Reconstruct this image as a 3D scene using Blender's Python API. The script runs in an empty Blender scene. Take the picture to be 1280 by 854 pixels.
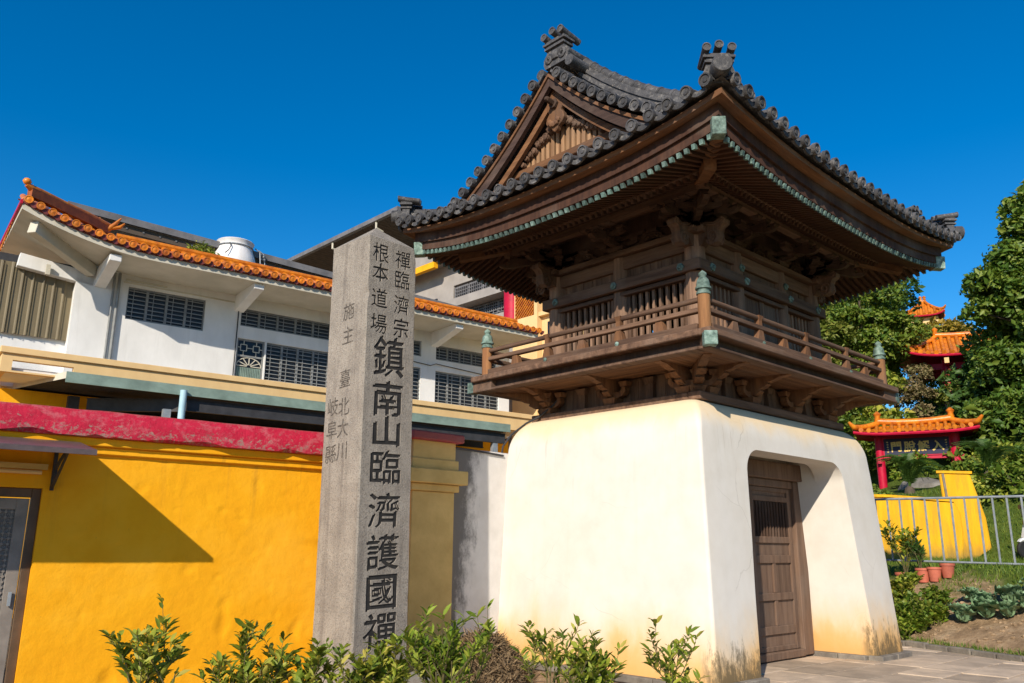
import bpy, bmesh, math, random
import numpy as np
from mathutils import Vector, Matrix, noise

random.seed(7)
rng = np.random.default_rng(7)
scene = bpy.context.scene
COL = scene.collection
R = math.radians

# ------------------------------------------------------------------ camera
CAM_POS = Vector((-11.441, -7.788, 1.6))
HEAD, PITCH, ROLL = 0.81195, 0.246795, 0.0073346
fw = Vector((math.cos(PITCH)*math.cos(HEAD), math.cos(PITCH)*math.sin(HEAD), math.sin(PITCH)))
rt = Vector((math.sin(HEAD), -math.cos(HEAD), 0.0))
up = rt.cross(fw)
rt2 = rt*math.cos(ROLL) + up*math.sin(ROLL)
up2 = up*math.cos(ROLL) - rt*math.sin(ROLL)
cam_data = bpy.data.cameras.new('camera')
cam_data.sensor_width = 36.0
cam_data.lens = 36.0*1037.33/1280.0
cam_data.clip_end = 2000.0
cam = bpy.data.objects.new('camera', cam_data)
mw = Matrix((( rt2.x, up2.x, -fw.x, CAM_POS.x), (rt2.y, up2.y, -fw.y, CAM_POS.y),
             (rt2.z, up2.z, -fw.z, CAM_POS.z), (0, 0, 0, 1)))
cam.matrix_world = mw
COL.objects.link(cam)
scene.camera = cam

# ------------------------------------------------------------------ sky and sun
SUN_EL, SUN_AZ = R(28.7), R(207.5)      # direction towards the sun
world = bpy.data.worlds.new('World')
scene.world = world
world.use_nodes = True
wn, wl = world.node_tree.nodes, world.node_tree.links
wn.clear()
sky = wn.new('ShaderNodeTexSky')
sky.sky_type = 'NISHITA'
sky.sun_disc = False
sky.sun_elevation = SUN_EL
sky.sun_rotation = R(90.0) - SUN_AZ
sky.altitude = 300.0
sky.air_density = 1.0
sky.dust_density = 0.1
sky.ozone_density = 4.0
hs = wn.new('ShaderNodeHueSaturation')
hs.inputs['Saturation'].default_value = 1.38
bg = wn.new('ShaderNodeBackground')
bg.inputs['Strength'].default_value = 0.12
wo = wn.new('ShaderNodeOutputWorld')
wl.new(sky.outputs[0], hs.inputs['Color'])
wl.new(hs.outputs[0], bg.inputs['Color'])
wl.new(bg.outputs[0], wo.inputs['Surface'])

sd = bpy.data.lights.new('sun', 'SUN')
sd.energy = 4.6
sd.angle = R(0.5)
sd.color = (1.0, 0.90, 0.76)
sun = bpy.data.objects.new('sun', sd)
sdir = Vector((math.cos(SUN_EL)*math.cos(SUN_AZ), math.cos(SUN_EL)*math.sin(SUN_AZ), math.sin(SUN_EL)))
sun.rotation_euler = sdir.to_track_quat('Z', 'Y').to_euler()
sun.location = sdir*60
COL.objects.link(sun)

scene.view_settings.view_transform = 'Standard'
scene.view_settings.look = 'None'
scene.view_settings.exposure = 0.30
scene.view_settings.gamma = 1.0
scene.view_settings.use_curve_mapping = False
scene.cycles.use_denoising = True
scene.cycles.max_bounces = 8
scene.cycles.diffuse_bounces = 5

# ------------------------------------------------------------------ mesh helpers
class MB:
    """collects shapes; obj() links them as one mesh object"""
    def __init__(s):
        s.v, s.f = [], []
    def add(s, vs, fs):
        k = len(s.v)
        s.v += [tuple(v) for v in vs]
        s.f += [tuple(i+k for i in f) for f in fs]
        return s
    def box(s, x0, x1, y0, y1, z0, z1):
        return s.add([(x0,y0,z0),(x1,y0,z0),(x1,y1,z0),(x0,y1,z0),(x0,y0,z1),(x1,y0,z1),(x1,y1,z1),(x0,y1,z1)],
                     [(0,3,2,1),(4,5,6,7),(0,1,5,4),(1,2,6,5),(2,3,7,6),(3,0,4,7)])
    def bar(s, p, q, w, h, upv=(0,0,1), w2=None, h2=None):
        p, q = Vector(p), Vector(q)
        d = (q-p).normalized()
        u = Vector(upv)
        a = d.cross(u)
        if a.length < 1e-5:
            a = d.cross(Vector((1,0,0)))
        a.normalize()
        b = a.cross(d).normalized()
        w2 = w if w2 is None else w2
        h2 = h if h2 is None else h2
        vs = []
        for c, ww, hh in ((p, w, h), (q, w2, h2)):
            for i, j in ((-1,-1),(1,-1),(1,1),(-1,1)):
                vs.append(c + a*(i*ww/2) + b*(j*hh/2))
        return s.add(vs, [(0,1,2,3),(7,6,5,4),(0,4,5,1),(1,5,6,2),(2,6,7,3),(3,7,4,0)])
    def tube(s, pts, rad, n=8, cap=True):
        pts = [Vector(p) for p in pts]
        m = len(pts)
        if not hasattr(rad, '__len__'):
            rad = [rad]*m
        t = (pts[1]-pts[0]).normalized()
        a = t.cross(Vector((0,0,1)))
        if a.length < 1e-4:
            a = t.cross(Vector((1,0,0)))
        a.normalize()
        vs = []
        for i, p in enumerate(pts):
            if i == 0: t = pts[1]-pts[0]
            elif i == m-1: t = pts[-1]-pts[-2]
            else: t = pts[i+1]-pts[i-1]
            t.normalize()
            a = (a - t*a.dot(t)).normalized()
            b = t.cross(a)
            for k in range(n):
                an = 2*math.pi*k/n
                vs.append(p + a*(math.cos(an)*rad[i]) + b*(math.sin(an)*rad[i]))
        fs = []
        for i in range(m-1):
            for k in range(n):
                k2 = (k+1) % n
                fs.append((i*n+k, i*n+k2, (i+1)*n+k2, (i+1)*n+k))
        if cap:
            fs.append(tuple(range(n-1, -1, -1)))
            fs.append(tuple((m-1)*n+k for k in range(n)))
        return s.add(vs, fs)
    def cyl(s, p, q, r0, r1=None, n=10):
        return s.tube([p, q], [r0, r0 if r1 is None else r1], n)
    def lathe(s, prof, M=None, n=12):
        M = M or Matrix()
        vs = []
        for r, z in prof:
            for k in range(n):
                an = 2*math.pi*k/n
                vs.append(M @ Vector((r*math.cos(an), r*math.sin(an), z)))
        m = len(prof)
        fs = []
        for i in range(m-1):
            for k in range(n):
                k2 = (k+1) % n
                fs.append((i*n+k, i*n+k2, (i+1)*n+k2, (i+1)*n+k))
        fs.append(tuple(range(n-1, -1, -1)))
        fs.append(tuple((m-1)*n+k for k in range(n)))
        return s.add(vs, fs)
    def prism(s, poly, M, t):
        n = len(poly)
        vs = [M @ Vector((x, y, -t/2)) for x, y in poly] + [M @ Vector((x, y, t/2)) for x, y in poly]
        fs = [tuple(range(n-1, -1, -1)), tuple(range(n, 2*n))]
        fs += [(k, (k+1) % n, n+(k+1) % n, n+k) for k in range(n)]
        return s.add(vs, fs)
    def grid(s, rows):
        """rows: list of equally long point lists"""
        m, n = len(rows), len(rows[0])
        vs = [p for r in rows for p in r]
        fs = [(i*n+j, i*n+j+1, (i+1)*n+j+1, (i+1)*n+j) for i in range(m-1) for j in range(n-1)]
        return s.add(vs, fs)
    def mesh(s, name, mat=None, smooth=None):
        me = bpy.data.meshes.new(name)
        me.from_pydata(s.v, [], s.f)
        if smooth:
            me.polygons.foreach_set('use_smooth', [True]*len(me.polygons))
            me.set_sharp_from_angle(angle=R(smooth))
        if mat: me.materials.append(mat)
        me.update()
        return me
    def obj(s, name, mat, parent=None, smooth=None, bevel=0.0):
        return put(name, s.mesh(name, mat, smooth), parent, bevel=bevel)

def put(name, me, parent=None, M=None, bevel=0.0):
    o = bpy.data.objects.new(name, me)
    COL.objects.link(o)
    if parent: o.parent = parent
    if M is not None: o.matrix_local = M
    if bevel:
        b = o.modifiers.new('bevel', 'BEVEL')
        b.width = bevel
        b.segments = 1
        b.limit_method = 'ANGLE'
    return o

def tag(o, label=None, cat=None, group=None, kind=None):
    if label: o['label'] = label
    if cat: o['category'] = cat
    if group: o['group'] = group
    if kind: o['kind'] = kind
    return o

def thing(name, label, cat, loc=(0,0,0), rot=(0,0,0), group=None):
    o = bpy.data.objects.new(name, None)
    o.empty_display_size = 0.2
    COL.objects.link(o)
    o.location = loc
    o.rotation_euler = rot
    return tag(o, label, cat, group)

def frame(o, x, y, z=(0,0,1)):
    """matrix with local axes x, y, z (columns) at o"""
    x, y, z = Vector(x), Vector(y), Vector(z)
    return Matrix(((x.x,y.x,z.x,o[0]),(x.y,y.y,z.y,o[1]),(x.z,y.z,z.z,o[2]),(0,0,0,1)))

def facing(o, d, upv=(0,0,1)):
    """local z = d (outwards), local y close to up"""
    d = Vector(d).normalized()
    x = Vector(upv).cross(d).normalized()
    y = d.cross(x)
    return frame(o, x, y, d)

# ------------------------------------------------------------------ materials
def nodes_of(m):
    m.use_nodes = True
    nt = m.node_tree
    nt.nodes.clear()
    out = nt.nodes.new('ShaderNodeOutputMaterial')
    b = nt.nodes.new('ShaderNodeBsdfPrincipled')
    nt.links.new(b.outputs[0], out.inputs[0])
    return nt, b, out

def nz(nt, co, scale, detail=5, rough=0.6, stretch=None, dist=0.0):
    if stretch:
        mp = nt.nodes.new('ShaderNodeMapping')
        mp.inputs['Scale'].default_value = stretch
        nt.links.new(co, mp.inputs['Vector'])
        co = mp.outputs[0]
    n = nt.nodes.new('ShaderNodeTexNoise')
    n.inputs['Scale'].default_value = scale
    n.inputs['Detail'].default_value = detail
    n.inputs['Roughness'].default_value = rough
    n.inputs['Distortion'].default_value = dist
    nt.links.new(co, n.inputs['Vector'])
    return n.outputs['Fac']

def ramp(nt, fac, stops):
    r = nt.nodes.new('ShaderNodeValToRGB')
    e = r.color_ramp.elements
    e[0].position, e[1].position = stops[0][0], stops[-1][0]
    for i, (p, c) in enumerate(stops):
        el = e[0] if i == 0 else (e[len(e)-1] if i == len(stops)-1 else e.new(p))
        if not hasattr(c, '__len__'): c = (c, c, c)
        el.color = (c[0], c[1], c[2], 1)
    nt.links.new(fac, r.inputs[0])
    return r.outputs[0]

def mix(nt, fac, a, b, mode='MIX'):
    m = nt.nodes.new('ShaderNodeMix')
    m.data_type = 'RGBA'
    m.blend_type = mode
    for sock, val in ((m.inputs[0], fac), (m.inputs[6], a), (m.inputs[7], b)):
        if hasattr(val, 'is_output'):
            nt.links.new(val, sock)
        elif hasattr(val, '__len__'):
            sock.default_value = (val[0], val[1], val[2], 1)
        else:
            sock.default_value = val
    return m.outputs[2]

def mth(nt, op, a, b=None, clamp=False):
    m = nt.nodes.new('ShaderNodeMath')
    m.operation = op
    m.use_clamp = clamp
    for i, v in enumerate((a, b)):
        if v is None: continue
        if hasattr(v, 'is_output'): nt.links.new(v, m.inputs[i])
        else: m.inputs[i].default_value = v
    return m.outputs[0]

def mapr(nt, v, a, b, c=0.0, d=1.0):
    m = nt.nodes.new('ShaderNodeMapRange')
    m.interpolation_type = 'SMOOTHSTEP'
    for i, x in enumerate((v, a, b, c, d)):
        if hasattr(x, 'is_output'): nt.links.new(x, m.inputs[i])
        else: m.inputs[i].default_value = x
    return m.outputs[0]

def coords(nt, kind):
    if kind == 'pos':
        return nt.nodes.new('ShaderNodeNewGeometry').outputs['Position']
    return nt.nodes.new('ShaderNodeTexCoord').outputs['Object']

def bump(nt, b, h, strength, dist=0.02):
    n = nt.nodes.new('ShaderNodeBump')
    n.inputs['Strength'].default_value = strength
    n.inputs['Distance'].default_value = dist
    nt.links.new(h, n.inputs['Height'])
    nt.links.new(n.outputs[0], b.inputs['Normal'])

def vary(nt, c, amount):
    """brightness differs a little from object to object"""
    oi = nt.nodes.new('ShaderNodeObjectInfo')
    v = mapr(nt, oi.outputs['Random'], 0.0, 1.0, 1-amount, 1+amount)
    h = nt.nodes.new('ShaderNodeHueSaturation')
    nt.links.new(v, h.inputs['Value'])
    nt.links.new(c, h.inputs['Color'])
    return h.outputs[0]

def MAT(name, c1, c2=None, scale=6.0, stretch=None, rough=0.8, bmp=0.3, bscale=None, rand=0.12,
        metal=0.0, spec=0.3, kind='pos', lo=0.35, hi=0.65, extra=None, bdist=0.02, c3=None):
    m = bpy.data.materials.new(name)
    nt, b, out = nodes_of(m)
    co = coords(nt, kind)
    c2 = c2 or tuple(x*0.7 for x in c1)
    n1 = nz(nt, co, scale, 6, 0.62, stretch)
    stops = [(lo, c2), (hi, c1)] if c3 is None else [(lo, c2), ((lo+hi)/2, c1), (hi, c3)]
    c = ramp(nt, n1, stops)
    if extra: c = extra(nt, co, c)
    if rand: c = vary(nt, c, rand)
    nt.links.new(c, b.inputs['Base Color'])
    b.inputs['Roughness'].default_value = rough
    b.inputs['Metallic'].default_value = metal
    b.inputs['Specular IOR Level'].default_value = spec
    if bmp:
        n2 = nz(nt, co, bscale or scale*4, 5, 0.65, stretch)
        bump(nt, b, n2, bmp, bdist)
    return m

def sep_z(nt, co):
    s = nt.nodes.new('ShaderNodeSeparateXYZ')
    nt.links.new(co, s.inputs[0])
    return s.outputs

def wood(name, axis, c1, c2, scale=3.0, rough=0.85, kind='pos', rand=0.15):
    st = {'x': (0.12, 1.6, 1.6), 'y': (1.6, 0.12, 1.6), 'z': (1.6, 1.6, 0.12)}[axis]
    def ex(nt, co, c):
        g = nz(nt, co, 26, 3, 0.5, st)
        c = mix(nt, mth(nt, 'MULTIPLY', g, 0.55), c, tuple(x*0.35 for x in c2))
        w = ramp(nt, nz(nt, co, 1.3, 4, 0.6), [(0.5, 0.0), (0.72, 0.5)])
        return mix(nt, w, c, (0.17, 0.125, 0.095))
    return MAT(name, c1, c2, scale*2.2, st, rough, 0.55, 30, rand, kind=kind, extra=ex, bdist=0.012)

WD1, WD2 = (0.235, 0.135, 0.083), (0.10, 0.055, 0.035)
M = {}
for a in 'xyz':
    M['wood_'+a] = wood('weathered_wood_'+a, a, WD1, WD2)
    M['wood_new_'+a] = wood('honey_wood_'+a, a, (0.27, 0.128, 0.056), (0.13, 0.058, 0.028))
M['rafter_wood'] = wood('rafter_wood', 'x', (0.115, 0.050, 0.025), (0.055, 0.025, 0.014), kind='obj')
M['fascia_shaded'] = wood('shaded_fascia_wood', 'z', (0.095, 0.042, 0.024), (0.05, 0.022, 0.014))  # lower fascia boards: shade of the tile overhang put into the wood colour
M['barge_wood'] = wood('dark_bargeboard_wood', 'y', (0.105, 0.062, 0.048), (0.055, 0.033, 0.027))
M['post_wood'] = wood('honey_post_wood', 'z', (0.43, 0.21, 0.085), (0.27, 0.12, 0.05))
M['column_wood'] = wood('pale_column_wood', 'z', (0.36, 0.215, 0.135), (0.17, 0.10, 0.065))
M['door_wood'] = wood('door_wood', 'z', (0.235, 0.145, 0.095), (0.135, 0.080, 0.052))
M['wood_dark'] = wood('dark_wood', 'z', (0.105, 0.058, 0.036), (0.055, 0.030, 0.019))

def tile_extra(nt, co, c):
    l = ramp(nt, nz(nt, co, 11, 7, 0.75), [(0.52, 0.0), (0.66, 0.7)])
    c = mix(nt, l, c, (0.23, 0.215, 0.195))
    l2 = ramp(nt, nz(nt, co, 19, 3, 0.6), [(0.64, 0.0), (0.74, 0.6)])
    return mix(nt, l2, c, (0.30, 0.25, 0.20))
M['tile'] = MAT('grey_clay_tile', (0.085, 0.082, 0.083), (0.045, 0.044, 0.046), 7, rough=0.62, bmp=0.4, bscale=40, rand=0.25, extra=tile_extra)
M['tile_red'] = MAT('tile_emblem', (0.19, 0.13, 0.105), (0.08, 0.06, 0.055), 9, rough=0.8, bmp=0.4, rand=0.2)
M['copper'] = MAT('verdigris_copper', (0.15, 0.225, 0.185), (0.07, 0.105, 0.09), 14, rough=0.7, bmp=0.4, rand=0.35, metal=0.0, c3=(0.25, 0.33, 0.285))

M['copper_tip_shaded'] = MAT('shaded_verdigris', (0.095, 0.155, 0.135), (0.042, 0.07, 0.062), 14, rough=0.75, bmp=0.4, rand=0.4, c3=(0.17, 0.24, 0.21))  # verdigris darkened: shade under the fascia put into the rafter tip colour

def plaster_extra(nt, co, c):
    s = sep_z(nt, co)
    # vertical streaks
    st = nz(nt, co, 3.2, 5, 0.65, (2.6, 2.6, 0.12))
    c = mix(nt, ramp(nt, st, [(0.52, 0.0), (0.75, 0.22)]), c, (0.60, 0.52, 0.40))
    # hairline cracks and thin rain runs below the timber
    vo = nt.nodes.new('ShaderNodeTexVoronoi'); vo.feature = 'DISTANCE_TO_EDGE'; vo.inputs['Scale'].default_value = 0.75
    wp = nt.nodes.new('ShaderNodeMix'); wp.data_type = 'VECTOR'; wp.inputs[0].default_value = 0.18
    nt.links.new(co, wp.inputs[4])
    nw = nt.nodes.new('ShaderNodeTexNoise'); nw.inputs['Scale'].default_value = 2.2; nw.inputs['Detail'].default_value = 6
    nt.links.new(co, nw.inputs['Vector']); nt.links.new(nw.outputs['Color'], wp.inputs[5])
    nt.links.new(wp.outputs[1], vo.inputs['Vector'])
    gate_ = ramp(nt, nz(nt, co, 0.9, 3, 0.5), [(0.50, 0.0), (0.58, 1.0)])
    ck = mth(nt, 'MULTIPLY', mapr(nt, vo.outputs['Distance'], 0.004, 0.0, 0.0, 0.35), gate_)
    c = mix(nt, ck, c, (0.30, 0.25, 0.19))
    rn = nz(nt, co, 7.0, 4, 0.6, (2.2, 2.2, 0.05))
    rf_ = mth(nt, 'MULTIPLY', ramp(nt, rn, [(0.60, 0.0), (0.72, 0.4)]), mapr(nt, s[2], 1.9, 3.4, 0.0, 1.0))
    c = mix(nt, rf_, c, (0.42, 0.36, 0.27))
    pt_ = ramp(nt, nz(nt, co, 0.7, 4, 0.55), [(0.52, 0.0), (0.60, 0.35)])
    c = mix(nt, pt_, c, (0.71, 0.665, 0.60))
    # ochre damp band near the ground, uneven upper limit
    w = nz(nt, co, 1.7, 5, 0.6, (1.0, 1.0, 0.5))
    hgt = mth(nt, 'ADD', s[2], mth(nt, 'MULTIPLY', mth(nt, 'SUBTRACT', w, 0.5), -1.1))
    band = mapr(nt, hgt, 1.05, 0.15, 0.0, 0.85)
    c = mix(nt, band, c, (0.76, 0.49, 0.20))
    band2 = mapr(nt, hgt, 0.62, 0.05, 0.0, 0.8)
    c = mix(nt, band2, c, (0.68, 0.36, 0.10))
    # ochre wash on the shoulder
    top = mapr(nt, mth(nt, 'ADD', s[2], mth(nt, 'MULTIPLY', mth(nt, 'SUBTRACT', w, 0.5), 0.5)), 3.14, 3.44, 0.0, 0.6)
    c = mix(nt, top, c, (0.78, 0.55, 0.26))
    # black mould at the foot of the door side
    fr = mapr(nt, s[1], -1.72, -1.93, 0.0, 1.0)
    md = nz(nt, co, 5.5, 8, 0.78, (1.7, 1.7, 0.62))
    hm = mth(nt, 'ADD', s[2], mth(nt, 'MULTIPLY', mth(nt, 'SUBTRACT', md, 0.5), -2.2))
    mm = mth(nt, 'MULTIPLY', mapr(nt, hm, 0.52, 0.10, 0.0, 0.85), fr)
    return mix(nt, mm, c, (0.10, 0.08, 0.045))
M['plaster'] = MAT('lime_plaster', (0.705, 0.66, 0.585), (0.645, 0.595, 0.515), 2.2, rough=0.92, bmp=0.12, bscale=9, rand=0, extra=plaster_extra)

def wing_extra(nt, co, c):
    s = sep_z(nt, co)
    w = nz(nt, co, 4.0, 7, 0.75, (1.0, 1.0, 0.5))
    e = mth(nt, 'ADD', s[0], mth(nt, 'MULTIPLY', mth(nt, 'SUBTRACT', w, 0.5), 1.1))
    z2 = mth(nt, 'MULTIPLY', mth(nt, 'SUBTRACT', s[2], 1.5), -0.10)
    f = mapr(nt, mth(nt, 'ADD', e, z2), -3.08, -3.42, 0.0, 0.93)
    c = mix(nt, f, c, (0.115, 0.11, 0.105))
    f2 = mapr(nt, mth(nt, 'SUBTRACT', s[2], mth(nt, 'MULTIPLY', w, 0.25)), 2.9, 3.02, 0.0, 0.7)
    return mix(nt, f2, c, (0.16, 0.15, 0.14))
M['wing'] = MAT('stained_white_plaster', (0.72, 0.69, 0.65), (0.62, 0.59, 0.55), 3, rough=0.92, bmp=0.15, bscale=14, rand=0, extra=wing_extra)

def yellow_extra(nt, co, c):
    d = nz(nt, co, 5.0, 6, 0.7)
    c = mix(nt, ramp(nt, d, [(0.62, 0.0), (0.8, 0.35)]), c, (0.50, 0.22, 0.01))
    s = sep_z(nt, co)
    dr = nz(nt, co, 6.0, 5, 0.65, (1.6, 1.6, 0.06))
    tp = mapr(nt, s[2], 1.3, 2.65, 0.1, 1.0)
    c = mix(nt, mth(nt, 'MULTIPLY', ramp(nt, dr, [(0.56, 0.0), (0.72, 0.5)]), tp), c, (0.52, 0.235, 0.012))
    fd_ = ramp(nt, nz(nt, co, 0.8, 5, 0.6), [(0.48, 0.0), (0.66, 0.5)])
    c = mix(nt, fd_, c, (0.90, 0.45, 0.03))
    sc_ = ramp(nt, nz(nt, co, 30, 4, 0.7, (1, 1, 0.4)), [(0.68, 0.0), (0.74, 0.5)])
    return mix(nt, sc_, c, (0.38, 0.19, 0.02))
M['yellow'] = MAT('amber_wall_paint', (0.88, 0.41, 0.004), (0.82, 0.36, 0.003), 1.6, rough=0.85, bmp=0.22, bscale=14, rand=0, extra=yellow_extra, bdist=0.03)
M['ochre'] = MAT('ochre_pier_paint', (0.66, 0.45, 0.16), (0.54, 0.36, 0.12), 3, rough=0.88, bmp=0.2, bscale=12, rand=0)
def stair_extra(nt, co, c):
    s = sep_z(nt, co)
    n1 = nz(nt, co, 3.0, 6, 0.7, (1.5, 1.5, 0.2))
    c = mix(nt, ramp(nt, n1, [(0.50, 0.0), (0.68, 0.6)]), c, (0.42, 0.24, 0.03))
    b_ = mapr(nt, mth(nt, 'ADD', s[2], mth(nt, 'MULTIPLY', n1, -0.9)), 1.55, 0.9, 0.0, 0.8)
    return mix(nt, b_, c, (0.14, 0.12, 0.05))
M['yellow2'] = MAT('yellow_stair_paint', (0.80, 0.43, 0.01), (0.66, 0.33, 0.008), 2.5, (2, 2, 0.3), rough=0.85, bmp=0.4, rand=0, extra=stair_extra)

def red_extra(nt, co, c):
    d = nz(nt, co, 4.5, 8, 0.75, (1, 1, 1.6))
    c = mix(nt, ramp(nt, d, [(0.50, 0.0), (0.60, 0.8)]), c, (0.50, 0.10, 0.12))
    e = nz(nt, co, 17, 8, 0.8, (1, 1, 1.3), 0.6)
    zz_ = mapr(nt, sep_z(nt, co)[2], 3.02, 2.84, 0.0, 0.09)
    c = mix(nt, ramp(nt, mth(nt, 'ADD', e, zz_), [(0.60, 0.0), (0.64, 0.85)]), c, (0.30, 0.20, 0.16))
    tp_ = mapr(nt, mth(nt, 'ADD', sep_z(nt, co)[2], mth(nt, 'MULTIPLY', e, 0.10)), 3.12, 3.17, 0.0, 0.7)
    c = mix(nt, tp_, c, (0.20, 0.09, 0.07))
    g = nz(nt, co, 3.1, 8, 0.8)
    return mix(nt, ramp(nt, g, [(0.63, 0.0), (0.70, 0.9)]), c, (0.15, 0.10, 0.08))
M['red_cap'] = MAT('flaking_red_paint', (0.52, 0.012, 0.045), (0.42, 0.01, 0.035), 6, rough=0.75, bmp=0.6, bscale=18, rand=0, extra=red_extra)
M['red'] = MAT('red_lacquer', (0.52, 0.006, 0.04), (0.40, 0.005, 0.03), 4, rough=0.5, bmp=0.1, rand=0)

def conc_extra(nt, co, c):
    v = nz(nt, co, 48, 4, 0.8)
    c = mix(nt, ramp(nt, v, [(0.51, 0.0), (0.62, 0.65)]), c, (0.11, 0.097, 0.083))
    v2 = nz(nt, co, 60, 4, 0.8, None, 0.4)
    c = mix(nt, ramp(nt, v2, [(0.58, 0.0), (0.66, 0.7)]), c, (0.46, 0.41, 0.35))
    s = nz(nt, co, 2.4, 5, 0.7, (2.5, 2.5, 0.15))
    return mix(nt, ramp(nt, s, [(0.50, 0.0), (0.70, 0.6)]), c, (0.12, 0.10, 0.085))
M['granite'] = MAT('weathered_granite', (0.36, 0.315, 0.26), (0.265, 0.23, 0.19), 4, rough=0.9, bmp=0.9, bscale=60, rand=0, extra=conc_extra, bdist=0.012)
M['ink'] = MAT('dark_carved_letter', (0.035, 0.032, 0.030), (0.02, 0.019, 0.018), 20, rough=0.9, bmp=0, rand=0, extra=lambda nt, co, c: mix(nt, ramp(nt, nz(nt, co, 16, 6, 0.75), [(0.60, 0.0), (0.72, 0.5)]), c, (0.22, 0.17, 0.11)))
M['ink_pale'] = MAT('faded_carved_letter', (0.09, 0.078, 0.066), (0.06, 0.052, 0.045), 20, rough=0.9, bmp=0, rand=0, extra=lambda nt, co, c: mix(nt, ramp(nt, nz(nt, co, 22, 6, 0.75), [(0.50, 0.0), (0.60, 1.0)]), c, (0.21, 0.175, 0.14)))
M['stone'] = MAT('slate_flagstone', (0.54, 0.415, 0.295), (0.38, 0.295, 0.215), 3, rough=0.85, bmp=0.3, bscale=20, rand=0.22)
M['plinth'] = MAT('grey_plinth_stone', (0.24, 0.21, 0.17), (0.14, 0.12, 0.10), 5, rough=0.9, bmp=0.4, bscale=22, rand=0.15)
M['rock'] = MAT('grey_rock', (0.24, 0.22, 0.19), (0.11, 0.10, 0.085), 1.2, rough=0.92, bmp=0.7, bscale=5, rand=0.15, bdist=0.08)
M['white'] = MAT('white_wall_paint', (0.76, 0.75, 0.72), (0.66, 0.65, 0.62), 1.4, (1, 1, 0.5), rough=0.9, bmp=0.08, rand=0,
    extra=lambda nt, co, c: mix(nt, ramp(nt, nz(nt, co, 2.0, 6, 0.7, (2, 2, 0.14)), [(0.56, 0.0), (0.8, 0.4)]), c, (0.46, 0.45, 0.41)))
M['soffit_white'] = MAT('soffit_white_paint', (0.60, 0.56, 0.46), (0.48, 0.45, 0.36), 1.2, rough=0.9, bmp=0.08, rand=0)
M['cream'] = MAT('cream_ledge_paint', (0.80, 0.55, 0.26), (0.72, 0.48, 0.22), 2, (1, 1, 0.5), rough=0.85, bmp=0.1, rand=0.03)
M['orange_tile'] = MAT('glazed_orange_tile', (0.72, 0.235, 0.012), (0.42, 0.10, 0.008), 5, rough=0.35, bmp=0.25, bscale=30, rand=0.18, spec=0.5)
M['rear_shaded'] = MAT('shaded_rear_wall_white', (0.37, 0.335, 0.30), (0.29, 0.26, 0.235), 1.2, rough=0.9, bmp=0.08, rand=0)  # white paint greyed: shade of the roof overhang put into the colour
M['maroon'] = MAT('maroon_drip_tile', (0.22, 0.05, 0.04), (0.12, 0.03, 0.03), 8, rough=0.5, bmp=0.1, rand=0.15)
M['tan_metal'] = MAT('tan_corrugated_sheet', (0.205, 0.165, 0.095), (0.14, 0.112, 0.066), 2, (2, 2, 0.3), rough=0.55, bmp=0.1, rand=0.0)
M['grey_metal'] = MAT('grey_roof_sheet', (0.20, 0.19, 0.19), (0.12, 0.115, 0.115), 2, rough=0.5, bmp=0.1, rand=0)
M['brown_sheet'] = MAT('brown_soffit_sheet', (0.12, 0.085, 0.06), (0.08, 0.06, 0.045), 3, rough=0.7, bmp=0.1, rand=0)
M['dark_steel'] = MAT('dark_steel', (0.055, 0.055, 0.06), (0.035, 0.035, 0.038), 4, rough=0.6, bmp=0.1, rand=0.05)
M['green_metal'] = MAT('faded_green_fascia', (0.25, 0.34, 0.285), (0.16, 0.22, 0.185), 3, (0.6, 1, 1), rough=0.6, bmp=0.1, rand=0)
M['pale_blue'] = MAT('pale_blue_paint', (0.42, 0.62, 0.70), (0.34, 0.52, 0.60), 5, rough=0.5, bmp=0.1, rand=0)
M['galv'] = MAT('galvanised_steel', (0.34, 0.37, 0.39), (0.24, 0.26, 0.28), 9, rough=0.45, bmp=0.1, rand=0.05, metal=0.25)
M['alu'] = MAT('grey_aluminium', (0.27, 0.275, 0.265), (0.19, 0.195, 0.19), 5, rough=0.5, bmp=0.05, rand=0.05)
M['glass'] = MAT('dark_window_glass', (0.020, 0.020, 0.022), (0.010, 0.010, 0.012), 1.3, rough=0.3, bmp=0.0, rand=0.2, spec=0.5)
M['tank'] = MAT('white_tank', (0.80, 0.78, 0.76), (0.70, 0.66, 0.62), 3, (2, 2, 0.3), rough=0.5, bmp=0.05, rand=0)
M['terracotta'] = MAT('terracotta_plastic', (0.50, 0.14, 0.085), (0.40, 0.11, 0.07), 6, rough=0.6, bmp=0.1, rand=0.12)
M['navy'] = MAT('navy_sign_board', (0.016, 0.016, 0.055), (0.012, 0.012, 0.04), 5, rough=0.5, bmp=0, rand=0)
M['gold'] = MAT('gold_letter', (0.72, 0.50, 0.14), (0.60, 0.40, 0.10), 8, rough=0.45, bmp=0, rand=0)
M['grey_plastic'] = MAT('grey_canopy_sheet', (0.13, 0.095, 0.095), (0.085, 0.065, 0.065), 5, rough=0.35, bmp=0.05, rand=0)
M['black_rubber'] = MAT('black_rubber', (0.02, 0.02, 0.02), (0.014, 0.014, 0.014), 8, rough=0.6, bmp=0, rand=0)
M['bark'] = MAT('bark', (0.11, 0.085, 0.06), (0.055, 0.042, 0.03), 6, (3, 3, 0.5), rough=0.95, bmp=0.8, rand=0.2)
M['twig'] = MAT('green_brown_twig', (0.14, 0.12, 0.05), (0.09, 0.07, 0.03), 10, rough=0.9, bmp=0.2, rand=0.1)
M['hay'] = MAT('dry_grass', (0.34, 0.24, 0.13), (0.19, 0.125, 0.07), 14, rough=0.95, bmp=0.3, rand=0)

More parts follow.
